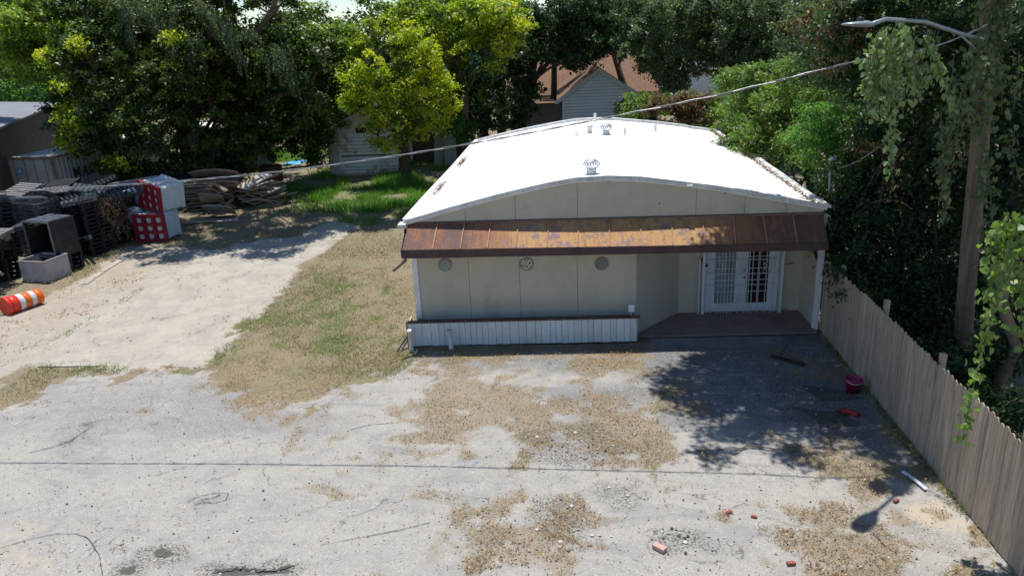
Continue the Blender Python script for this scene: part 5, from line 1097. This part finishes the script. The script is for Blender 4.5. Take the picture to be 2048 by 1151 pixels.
spray('bright_sapling', 'bright green fern-like sapling right of the feathery tree', (9.3, 21.3), (9.0, 21, 4.2), .1,
      [(1630, 225, 21.5, 34, 24), (1625, 260, 21, 36, 30), (1655, 300, 20.5, 36, 30), (1690, 240, 20.5, 36, 44), (1670, 340, 20, 40, 28), (1600, 275, 22, 22, 18)], BG, .10, cover=3.2, sub=.26, asp=.35, droop=.5)
def right_extra(root): pass
# rear shrubs and vine tangles
tree('vine_tangle', 'tangled green and rusty brown vines over the pale fence', 'vine', (6.0, 38), None, .1,
     [(1290, 212, 35, 50, 20), (1340, 205, 35, 50, 20), (1400, 203, 34.5, 50, 22), (1390, 238, 33.6, 36, 14), (1430, 235, 33, 28, 28), (1270, 195, 36, 30, 14), (1450, 200, 35, 26, 24)], MG, .13, 3.4, .3, nolimb=True, extra=lambda r: polymesh('dead_leaves', leaves(clump(at(1370, 215, 33.4), (2.2, .4, .6), 5000, .3)[0], .12, .5), 4, DR_, r, RNG.random(5000)))
tree('round_bush', 'dark green bush before the blue gable end', 'bush', (5.2, 44), None, .1, [(1265, 215, 42, 34, 24), (1250, 235, 41, 24, 18), (1290, 235, 41, 30, 18)], DK2, .14, 3.6, .3, nolimb=True)
tree('green_bush', 'leafy green bush beside the leaning metal panels', 'bush', (-5.4, 43.5), None, .1, [(925, 250, 43, 28, 26), (900, 245, 43.5, 22, 20), (935, 275, 42.6, 18, 16)], BG, .13, 3.4, .3, nolimb=True)
tree('yard_shrub', 'small green shrub growing between big tree and shed', 'bush', (-14.6, 43), None, .1, [(620, 270, 41.5, 30, 32), (560, 255, 43, 24, 26), (545, 285, 43, 22, 22), (640, 305, 41, 24, 26)], MG, .13, 3., .3, nolimb=True)
tree('hedge', 'sunlit green shrubs behind the warehouse roof', 'bush', (-48, 62), None, .1, [(20, 185, 60, 40, 14), (70, 185, 60, 40, 14), (110, 165, 58, 30, 22), (60, 160, 62, 50, 18), (-30, 180, 60, 40, 20)], BG, .25, 3.2, .6, nolimb=True)
# ivy mass on the right, behind the fence
tree('ivy_thicket', 'deep dark ivy thicket behind the fence beside the building', 'thicket', (8.8, 18.5), (8.8, 18.6, 5), .25,
     [(1672, 500, 17.9, 14, 50), (1662, 440, 18.4, 16, 40), (1700, 420, 18.2, 48, 46), (1690, 360, 18.6, 40, 50), (1740, 480, 17.2, 60, 60), (1760, 380, 18, 60, 60), (1820, 420, 17.4, 60, 70), (1700, 540, 16.8, 40, 36), (1780, 560, 16.6, 60, 50), (1850, 520, 16.6, 60, 70), (1680, 470, 17.6, 34, 40), (1870, 340, 17.5, 60, 70), (1760, 290, 18.8, 60, 60), (1800, 640, 15.8, 60, 45), (1880, 640, 15.5, 60, 60), (1840, 230, 18.5, 70, 60), (1940, 430, 17, 60, 80)], IV, .095, 4.0, .26, flat=.9)
tree('creeper', 'small leafy twig hanging over the fence top', 'vine', (7.3, 16.4), None, .05, [(1685, 588, 15.9, 36, 9, .2), (1716, 562, 15.9, 20, 12, .25), (1672, 530, 16.3, 9, 26, .15), (1716, 640, 15.6, 5, 32, .1), (1740, 580, 15.7, 26, 12, .2), (1780, 655, 14.6, 16, 7, .2)], IV, .075, 1.6, .16, nolimb=True)
tree('vine_wall', 'shadowed vine covered trees rising beside the utility pole', 'tree', (11.2, 18.5), (11, 18.5, 7), .35,
     [(1700, 120, 19.5, 60, 70), (1760, 60, 18.5, 70, 80), (1840, 110, 17.5, 70, 70), (1900, 40, 17, 70, 70), (1700, 40, 19, 60, 60), (1980, 90, 16.5, 60, 90), (2030, 200, 16, 50, 100), (1960, 240, 16.8, 50, 80), (1780, 170, 18.6, 50, 50), (2030, 380, 15.4, 40, 80), (1980, 560, 15.6, 50, 60), (1990, 330, 16.2, 40, 60), (1650, 90, 20.5, 46, 70), (1900, 180, 17.4, 50, 60)], DK2, .105, 3.8, .3, droop=.4)
tree('dead_creeper', 'dried reddish brown vine leaves hanging right of the feathery tree', 'vine', (8.4, 18.2), None, .1, [(1640, 40, 18.6, 60, 40, .5), (1660, 110, 18.4, 34, 40, .5), (1720, 70, 18, 30, 30, .4), (1800, 330, 16.6, 24, 50, .3), (1720, 290, 17.6, 30, 24, .3), (1930, 300, 16, 30, 40, .3)], DR_, .085, .55, .22, nolimb=True, droop=.8)
tree('undergrowth', 'dark undergrowth along the ground behind the fence', 'bush', (8.3, 12.5), None, .1,
     [(1850, 700, 14.6, 60, 40), (1950, 720, 13.6, 70, 50), (2040, 700, 13.2, 60, 80), (1990, 800, 12.4, 60, 40), (2050, 830, 11.8, 50, 60), (2040, 560, 13.5, 50, 70), (1760, 640, 15.8, 40, 40), (1920, 800, 13.4, 50, 30), (2080, 960, 10.8, 50, 60)], IV, .085, 3.8, .24, nolimb=True, flat=.8)
# overhanging upper limbs: their shade lies on lot and canopy
oh = tree('overhanging_tree', 'tall tree whose high branches spread over the front lot', 'tree', (10.6, 16.2), (9.6, 15.8, 9), .4,
     [(None, c, ry, rx, rz) for c, rx, ry, rz in (((5.6, 18.3, 9.2), 1.2, .85, .6), ((4.4, 17.4, 9.3), 1.0, .9, .6), ((3.5, 16.5, 9.4), .75, .7, .5), ((5.4, 16.6, 9.2), 1.1, .9, .6), ((4.6, 15.5, 9.4), 1.0, .7, .5), ((6.4, 15.8, 9.0), 1.0, 1.0, .6), ((3.0, 17.6, 9.3), .45, .4, .4), ((2.4, 15.4, 9.5), .65, .5, .4), ((3.2, 14.4, 9.5), .7, .45, .4), ((5.6, 14.7, 9.2), .8, .6, .5), ((6.7, 14.5, 9.0), .6, .8, .5), ((4.4, 14.2, 9.3), .5, .4, .4), ((7.4, 17.6, 9.2), 1.0, 1.2, .7), ((2.3, 13.6, 9.5), .35, .3, .3), ((6.5, 17.2, 9.0), .8, .8, .5),
                                             ((8.6, 16, 9.2), 1.4, 1.6, .8), ((5.0, 18.0, 9.5), 1.3, .7, .5), ((3.9, 17.9, 9.5), .8, .45, .4), ((3.0, 15.9, 9.6), .9, .6, .4), ((5.2, 15.9, 9.6), 1.3, .7, .5), ((4.0, 15.0, 9.6), 1.0, .6, .4), ((3.8, 13.5, 9.6), .5, .35, .4), ((5.9, 13.2, 9.4), .5, .5, .4), ((2.2, 16.9, 9.5), .5, .3, .3), ((5.6, 17.9, 9.8), 1.5, .8, .5), ((4.6, 16.4, 9.8), 1.3, .8, .5), ((6.0, 15.2, 9.7), 1.1, .9, .5), ((4.4, 18.4, 9.8), .9, .5, .4), ((3.3, 15.3, 9.8), .9, .7, .4), ((5.8, 17.2, 10.2), 1.6, 1.2, .5), ((5.4, 18.25, 10.0), 1.4, .45, .4), ((4.2, 18.3, 10.0), .8, .35, .4), ((6.6, 18.3, 10.0), 1.0, .5, .4), ((5.6, 13.9, 10.1), .9, .5, .4), ((6.6, 12.9, 10), .5, .6, .4), ((4.2, 16.6, 10.2), 1.5, 1.1, .5), ((5.4, 15.0, 10.2), 1.4, .9, .5), ((6.6, 13.6, 10.1), .9, 1.0, .5), ((2.9, 17.3, 10.1), .9, .7, .4), ((2.0, 16.4, 10.1), .6, .6, .4), ((2.6, 14.6, 10.1), .7, .4, .4), ((5.2, 13.0, 10), .5, .3, .3), ((6.4, 12.2, 9.8), .5, .5, .3)) ], DK2, .12, 3.4, .3)

tree('backing_tree', 'dark dense tree behind the ivy thicket', 'tree', (13, 24), (13, 24, 6), .3,
     [(1700, 450, 22, 60, 80), (1690, 540, 20.5, 40, 60), (1650, 500, 21, 24, 60), (1730, 620, 18.5, 50, 40), (1800, 620, 17.5, 60, 40), (1780, 420, 22, 80, 90), (1860, 400, 21, 80, 90), (1940, 350, 20, 80, 100), (2020, 400, 19, 80, 110), (1740, 560, 20, 70, 60), (1840, 560, 19, 80, 70), (1940, 560, 18, 80, 80), (2030, 560, 17, 80, 80), (1780, 250, 23, 90, 80), (1900, 200, 22, 90, 90), (2020, 150, 21, 90, 90)]+HB((9.8, 18.6, 10.2, 1.6, 1.3, .6), (11.8, 18, 10.4, 2.0, 1.8, .6), (9.6, 13.2, 10.2, 1.5, 1.6, .6), (11.5, 15, 10.3, 1.8, 2, .6)), DK2, .17, 2.6, .4, nolimb=False)  # the high boughs, above the view, are added to shade the undergrowth
# big-leaf vines (heart shaped leaves)
def heart(pts, size, rs=RNG):
    N = len(pts); t = rs.normal(size=(N, 3))*.5; t[:, 2] -= 1.1; t /= np.linalg.norm(t, axis=1)[:, None]
    nr = rs.normal(size=(N, 3)); nr[:, 1] -= .6; nr[:, 2] += .6; nr -= (nr*t).sum(1)[:, None]*t; nr /= np.linalg.norm(nr, axis=1)[:, None]; b = np.cross(nr, t)
    s = (size*(1+rs.uniform(-.6, .45, N)))[:, None]; out = [(0, 0), (-.12, .28), (.12, .48), (.45, .42), (1.0, 0), (.45, -.42), (.12, -.48), (-.12, -.28)]
    v = np.empty((N, 8, 3))
    for i, (a, c) in enumerate(out): v[:, i] = pts+t*s*a+b*s*c-nr*s*(.25*abs(c)*1.2)
    return v
def vine(label, strands, mat, size, dens, spread=.05, base=None, woody=True, name='hanging_vine'):
    p0 = Vector(strands[0][0]); root = thing(name, label, 'vine', p0)
    P = []; m = MB(); T = []
    for st in strands:
        st = [Vector(s) for s in st]; dn = []
        for a, b in zip(st, st[1:]):
            for k in range(6): dn.append(a.lerp(b, k/6)+Vector((random.uniform(-.015, .015),)*3))
        dn.append(st[-1]); m.tube(dn, [.003 if mat is DR2 else .006]*(len(dn)), 5)
        L = sum((b-a).length for a, b in zip(st, st[1:])); n = max(4, int(L*dens)); idx = RNG.random(n)*(len(dn)-1.001); i0 = idx.astype(int); f = (idx-i0)[:, None]; A_ = np.array([d[:] for d in dn])
        P.append(A_[i0]*(1-f)+A_[i0+1]*f+RNG.normal(size=(n, 3))*spread); T.append(np.clip(RNG.random(n)*.75+RNG.uniform(0, .3), 0, 1))
    obj('stem', m, simple('vine_stem', (.18, .16, .10), (.12, .1, .07), bump=0), root)
    pts = np.concatenate(P); polymesh('foliage', heart(pts, size), 8, mat, root, np.concatenate(T)); return root
def S(Y, *pp): return [at(a, b, Y+random.uniform(-.15, .15)) for a, b in pp]
st = []
for i in range(16): x = random.uniform(1735, 1800); st.append(S(12.0, (x+20, 62), (x, 110), (x-random.uniform(-5, 22), 170), (x+random.uniform(-8, 12), random.uniform(190, 250))))
st += [S(11.9, (1790, 60), (1785, 150), (1778, 250), (1782, 330), (1787, 368)), S(11.9, (1780, 160), (1785, 230), (1790, 290), (1784, 345)), S(11.9, (1775, 140), (1775, 220), (1786, 300))]
for i in range(8): x = random.uniform(1800, 1850); st.append(S(12.3, (x-20, 55), (x, 100), (x+15, 150), (x+20, random.uniform(160, 210))))
vine('thick pale green vine curtain hanging below the street lamp arm', st, VN, .072, 34, .06)
vine('slim pale vine trailing beside the utility pole', [S(12.3, (1845, 60), (1870, 100), (1885, 150), (1900, 190), (1912, 222)), S(12.3, (1850, 60), (1875, 120), (1890, 170)), S(12.3, (1842, 80), (1865, 110), (1880, 140))], VN, .08, 38, .035)
st = []
for i in range(9): x = random.uniform(1985, 2060); st.append(S(9.4, (x+40, 430), (x+10, 450), (x-5, 480), (x-10, random.uniform(500, 620))))
st += [S(9.3, (2060, 470), (2020, 500), (2000, 560), (1985, 640), (1965, 700), (1945, 780), (1935, 830), (1925, 880)), S(9.3, (2040, 470), (2000, 520), (1990, 600), (1975, 670), (1955, 740)), S(9.3, (2060, 540), (2040, 600), (2050, 700)), S(9.3, (2040, 455), (2000, 462), (1972, 475)), S(9.3, (2000, 560), (1975, 580), (1965, 600))]
vine('bright green big leafed vine hanging over the fence at right edge', st, VL, .085, 44, .05)
st = []
for i in range(26): x = random.uniform(1860, 2060); y = random.uniform(60, 380); st.append(S(14.2, (x, y), (x+random.uniform(-8, 8), y+50), (x+random.uniform(-12, 12), y+random.uniform(70, 130))))
for i in range(14): a = random.uniform(0, 2*PI); z0 = random.uniform(5.2, 6.2); st.append([Vector((8.05+.17*math.cos(a+k*.5), 14.78+.17*math.sin(a+k*.5), z0+k*.5)) for k in range(6)])
vine('shaded dark green vine covering the upper utility pole', st, GG_, .085, 40, .08)
vine('thin bare twig arching over undergrowth at the right edge', [S(10.6, (1990, 830), (2010, 808), (2035, 795), (2060, 785))], VN, .05, 3, .05)
vine('thin bare twig crossing the dark ivy left of the utility pole', [S(15.0, (1745, 405), (1770, 398), (1800, 402), (1825, 418))], DR_, .05, 3, .03)
# slanted trunk by the fence
m = MB(); m.tube([(8.15, 13.2, 0), (8.45, 13.1, 1.4), at(2003, 600, 13.0), at(2018, 520, 12.9)], [.11, .1, .1, .09], 10); p = thing('leaning_post', 'short weathered timber post leaning behind the fence', 'post', (8.2, 13.2, 0)); obj('timber', m, polem, p, True)
vine('dead brown vines draped over the black pallet stack', [[Vector((-17.0+random.uniform(-.5, .9), 26.9+random.uniform(-.5, .9), 2.05)), Vector((-16.75+random.uniform(-.3, .8), 26.5+random.uniform(-.3, 1.0), 1.5)), Vector((-16.7+random.uniform(-.3, .8), 26.6+random.uniform(-.2, 1.0), random.uniform(.3, 1.0)))] for _ in range(14)], DR2, .06, 26, .08, name='dead_vine')

# distant woods
V, T = [], []
for i in range(210):
    x = RNG.uniform(-75, 60); y = RNG.uniform(74, 100); z = RNG.uniform(0, 12.5)
    if 4 < x < 24: y = RNG.uniform(92, 104)
    if -34 < x < -12: z = min(z, 7.5)
    p, o, t = clump((x, y, z), (4.5, 2.5, 2.6), 700, 1.0); V.append(leaves(p, .55, .6, .5, o*.5)); T.append(np.clip(t*.9+RNG.uniform(-.2, .1), 0, 1))
for i in range(34):
    x = RNG.uniform(-60, -8); y = RNG.uniform(58, 68); z = RNG.uniform(0, 6.0)
    p, o, t = clump((x, y, z), (4, 2, 2.3), 800, .8); V.append(leaves(p, .4, .6, .5, o*.5)); T.append(t)
for i in range(30):
    x = RNG.uniform(9, 50); y = RNG.uniform(30, 70); z = RNG.uniform(0, 9.0)
    if x < .30*y+1: continue
    p, o, t = clump((x, y, z), (3.5, 2, 2.6), 900, .8); V.append(leaves(p, .38, .6, .5, o*.5)); T.append(t)
woods = polymesh('distant_woods', np.concatenate(V), 4, DK2, None, np.concatenate(T)); tag(woods, 'distant dark woods closing off the background', None, None, 'stuff')
for k, (x, y, r) in enumerate(((-4.6, 52, .28), (-5.6, 49, .2), (.2, 53, .22), (-3.6, 56, .3))):
    m = MB(); m.tube([(x, y, -.1), (x+.1, y, 3), (x+.25, y, 7)], [r*1.2, r, r*.7], 10); rt = thing('bare_trunk', ('thick', 'slim', 'third', 'far')[k]+' dark trunk standing in shade left of the blue house', 'tree', (x, y, 0)); obj('trunk', m, bark, rt, True)
    p, o, t = clump((x+.2, y, 6.6), (2.2, 1.8, 1.6), 4500, .5); polymesh('crown', leaves(p, .2, .55, .5, o*.5), 4, DK2, rt, t)

# ------------------------------------------------------------------ ground cover: grass, dry leaves, stones
def sample(n, x0, x1, y0, y1, fn):
    x = RNG.uniform(x0, x1, n); y = y0+(y1-y0)*RNG.random(n)**1.5; k = RNG.random(n) < fn(x, y); return x[k], y[k]
def inC(x, y): return np.max([polysd(p, x, y) for p in Z_CONC], axis=0) > 0
def inA(x, y): return np.max([polysd(p, x, y) for p in Z_ASPH], axis=0) > 0
def inB(x, y): return (x > -3.45) & (x < 6.9) & (y > 17.3) & (y < 31.2) | ((x > -3.7) & (x < 2) & (y > 16.9) & (y < 31))
def dens_l(x, y):
    l_ = zlitt(x, y); a = inA(x, y); c = inC(x, y); n_ = fbm(x*1.6, y*1.6); base_ = np.where(a | c, .012, (.09+.3*np.clip((y-19)/5, 0, 1))*np.clip(2.6*n_-.85, 0, 1))
    d = np.maximum(base_, np.where(l_ > .35, np.clip((l_-.3)*1.0*(n_-.2)*1.0, 0, .35), 0)); fen = (x > FX(y)-.02); d = np.where(fen, .05, d); d = np.where((x < -13.6) & c, .3*np.clip(3*n_-1.2, 0, 1), d); return np.where(inB(x, y), 0, d)
x, y = sample(260000, -19, 6.4, 8.2, 34, dens_l)
pts = np.stack([x, y, .012+RNG.random(len(x))*.03+.02], -1)
lv = leaves(pts, .04+.02*(y > 17), .5, 2.2, None, 0, .5)
LI = leafmat('dry_leaf', (.11, .065, .04), (.31, .185, .10), (.52, .38, .26), .1, .8)
LI.node_tree.nodes['Principled BSDF'].inputs['Specular IOR Level'].default_value = .15
tag(polymesh('fallen_leaves', lv, 4, LI, None, RNG.random(len(x))), 'dry brown leaves scattered over yard and lot', None, None, 'stuff')
def blades(x, y, h, w_, lean=.5):
    N = len(x); a = RNG.uniform(0, 2*PI, N); hh = h*(1+RNG.uniform(-.5, .5, N)); lx = RNG.normal(size=N)*lean*hh; ly = RNG.normal(size=N)*lean*hh
    v = np.empty((N, 3, 3)); v[:, 0] = np.stack([x-w_*np.cos(a), y-w_*np.sin(a), np.full(N, .0)], -1); v[:, 1] = np.stack([x+w_*np.cos(a), y+w_*np.sin(a), np.full(N, .0)], -1); v[:, 2] = np.stack([x+lx, y+ly, hh], -1); return v
def dens_g(x, y):
    g_ = zgreen(x, y); n_ = fbm(x*2.2+9, y*2.2); c = inA(x, y) | inC(x, y)
    return np.where(inB(x, y), 0, np.where(c, np.clip(g_*1.5-.6, 0, 1)*.5*(n_ > .5), np.clip(g_*1.4*(n_+.15), 0, 1)*.9+.5*np.clip(4*fbm(x*.7+3, y*.7+8)-1.6, 0, 1)))
x, y = sample(480000, -17, 0, 8.5, 30, dens_g)
tag(polymesh('short_grass', blades(x, y, .055, .006, .7), 3, leafmat('grass_short', (.08, .12, .03), (.14, .18, .05), (.32, .29, .14), .3, .6), None, RNG.random(len(x))), 'short patchy green grass in the yard', 'grass', None, 'stuff')
def dens_t(x, y): g_ = zone([Z_GREEN[1], Z_GREEN[2]], x, y, 2.2); n_ = fbm(x*.8+5, y*.8, 4); return np.where(inB(x, y), 0, np.clip(g_*1.6*(n_*3.2-1.25), 0, 1))
x, y = sample(200000, -24, -1.5, 28, 52, dens_t)
tag(polymesh('tall_grass', blades(x, y, .26, .018, .55), 3, leafmat('grass_tall', (.06, .14, .02), (.11, .24, .035), (.19, .33, .06), .4, .5), None, np.clip(RNG.random(len(x))*.7+.3*fbm(x, y), 0, 1)), 'tall bright green grass near the old shed', 'grass', None, 'stuff')
def dens_s(x, y): l_ = zlitt(x, y); c = inA(x, y) & ~inC(x, y); n_ = fbm(x*1.8+3, y*1.8+7); return np.where(inB(x, y) | (x > FX(y)), 0, np.where(l_ > .4, np.clip((l_-.3)*(n_-.25)*3, 0, .7), np.where(c, 0.006, .3*np.clip(2*n_-.6, 0, 1))))
x, y = sample(420000, -15, 6.4, 8.2, 24, dens_s)
tag(polymesh('dry_grass', blades(x, y, .045, .005, 1.1), 3, leafmat('straw', (.15, .12, .055), (.31, .23, .125), (.48, .37, .24), .2, .8), None, RNG.random(len(x))), 'dry straw coloured grass matted over the lot patches', 'grass', None, 'stuff')
wx, wy = [], []
for a, b, n_, sp in ((gr(70, 735), gr(410, 742), 900, .10), (gr(75, 706), gr(288, 577), 700, .09), (gr(1650, 680), gr(1990, 1100), 1500, .07), (gr(415, 735), gr(490, 650), 500, .12), (gr(490, 650), gr(700, 470), 900, .2)):
    t_ = RNG.random(n_); k_ = vnoise(t_*14, t_*0+n_) > .45; t_ = t_[k_]; wx.append(a.x+(b.x-a.x)*t_+RNG.normal(size=len(t_))*sp); wy.append(a.y+(b.y-a.y)*t_+RNG.normal(size=len(t_))*sp)
wx = np.concatenate(wx); wy = np.concatenate(wy)
tag(polymesh('joint_weeds', blades(wx, wy, .10, .008, .7), 3, leafmat('weed', (.09, .12, .03), (.17, .2, .06), (.34, .30, .15), .3, .6), None, RNG.random(len(wx))), 'small weeds growing along the slab joints and fence foot', 'grass', None, 'stuff')
# loose stones
def dens_r(x, y): d = zone(Z_DARK, x, y, .3); return np.where(inC(x, y) | inB(x, y) | (x > FX(y)), 0, np.where(inA(x, y), .10+.8*np.clip(d-.3, 0, 1)*fbm(x*3, y*3), .05))
x, y = sample(26000, -12, 6.4, 8.2, 17, dens_r); N = len(x); s = .007+.018*RNG.random(N)**3.5+.03*RNG.random(N)**3*(zone(Z_DARK[3:7], x, y, .3) > .35)
base_ = np.array([(0, 0, 1), (1, 0, 0), (0, 1, 0), (-1, 0, 0), (0, -1, 0)], float); tri = [(0, 1, 2), (0, 2, 3), (0, 3, 4), (0, 4, 1)]
vv = base_[None]*s[:, None, None]*(1+RNG.uniform(-.35, .35, (N, 5, 3))); vv[:, :, 2] *= .6; vv += np.stack([x, y, np.full(N, .012)], -1)[:, None]
ST = leafmat('stone', (.05, .045, .04), (.30, .28, .25), (.62, .6, .55), 0, .9)
tag(polymesh('gravel', np.concatenate([vv[:, list(t)] for t in tri]), 3, ST, None, np.tile(RNG.random(N), 4)), 'loose gravel chips scattered on the asphalt', None, None, 'stuff')
# debris on eaves
x = RNG.uniform(0, 1, 2600); y = RNG.random(2600); pr_ = np.array([roofpt(1, t) for t in y]); pr_[:, 0] -= .12+np.abs(RNG.normal(size=2600))*.12*(.6+.8*(y < .8)); pr_[:, 2] += .055
tag(polymesh('leaf_debris', leaves(pr_, .06, .5, 2), 4, DR_, RO, RNG.random(2600)), None, None, None, 'stuff')
n9 = 160; y = np.concatenate([RNG.normal(.28, .05, n9), RNG.normal(.62, .03, n9)]); pl_ = np.array([roofpt(0, min(max(t, 0), 1)) for t in y]); pl_[:, 0] += .18+np.abs(RNG.normal(size=2*n9))*.05; pl_[:, 2] += .075
tag(polymesh('leaf_debris', leaves(pl_, .07, .5, 2), 4, DR_, RO, RNG.random(2*n9)), None, None, None, 'stuff')
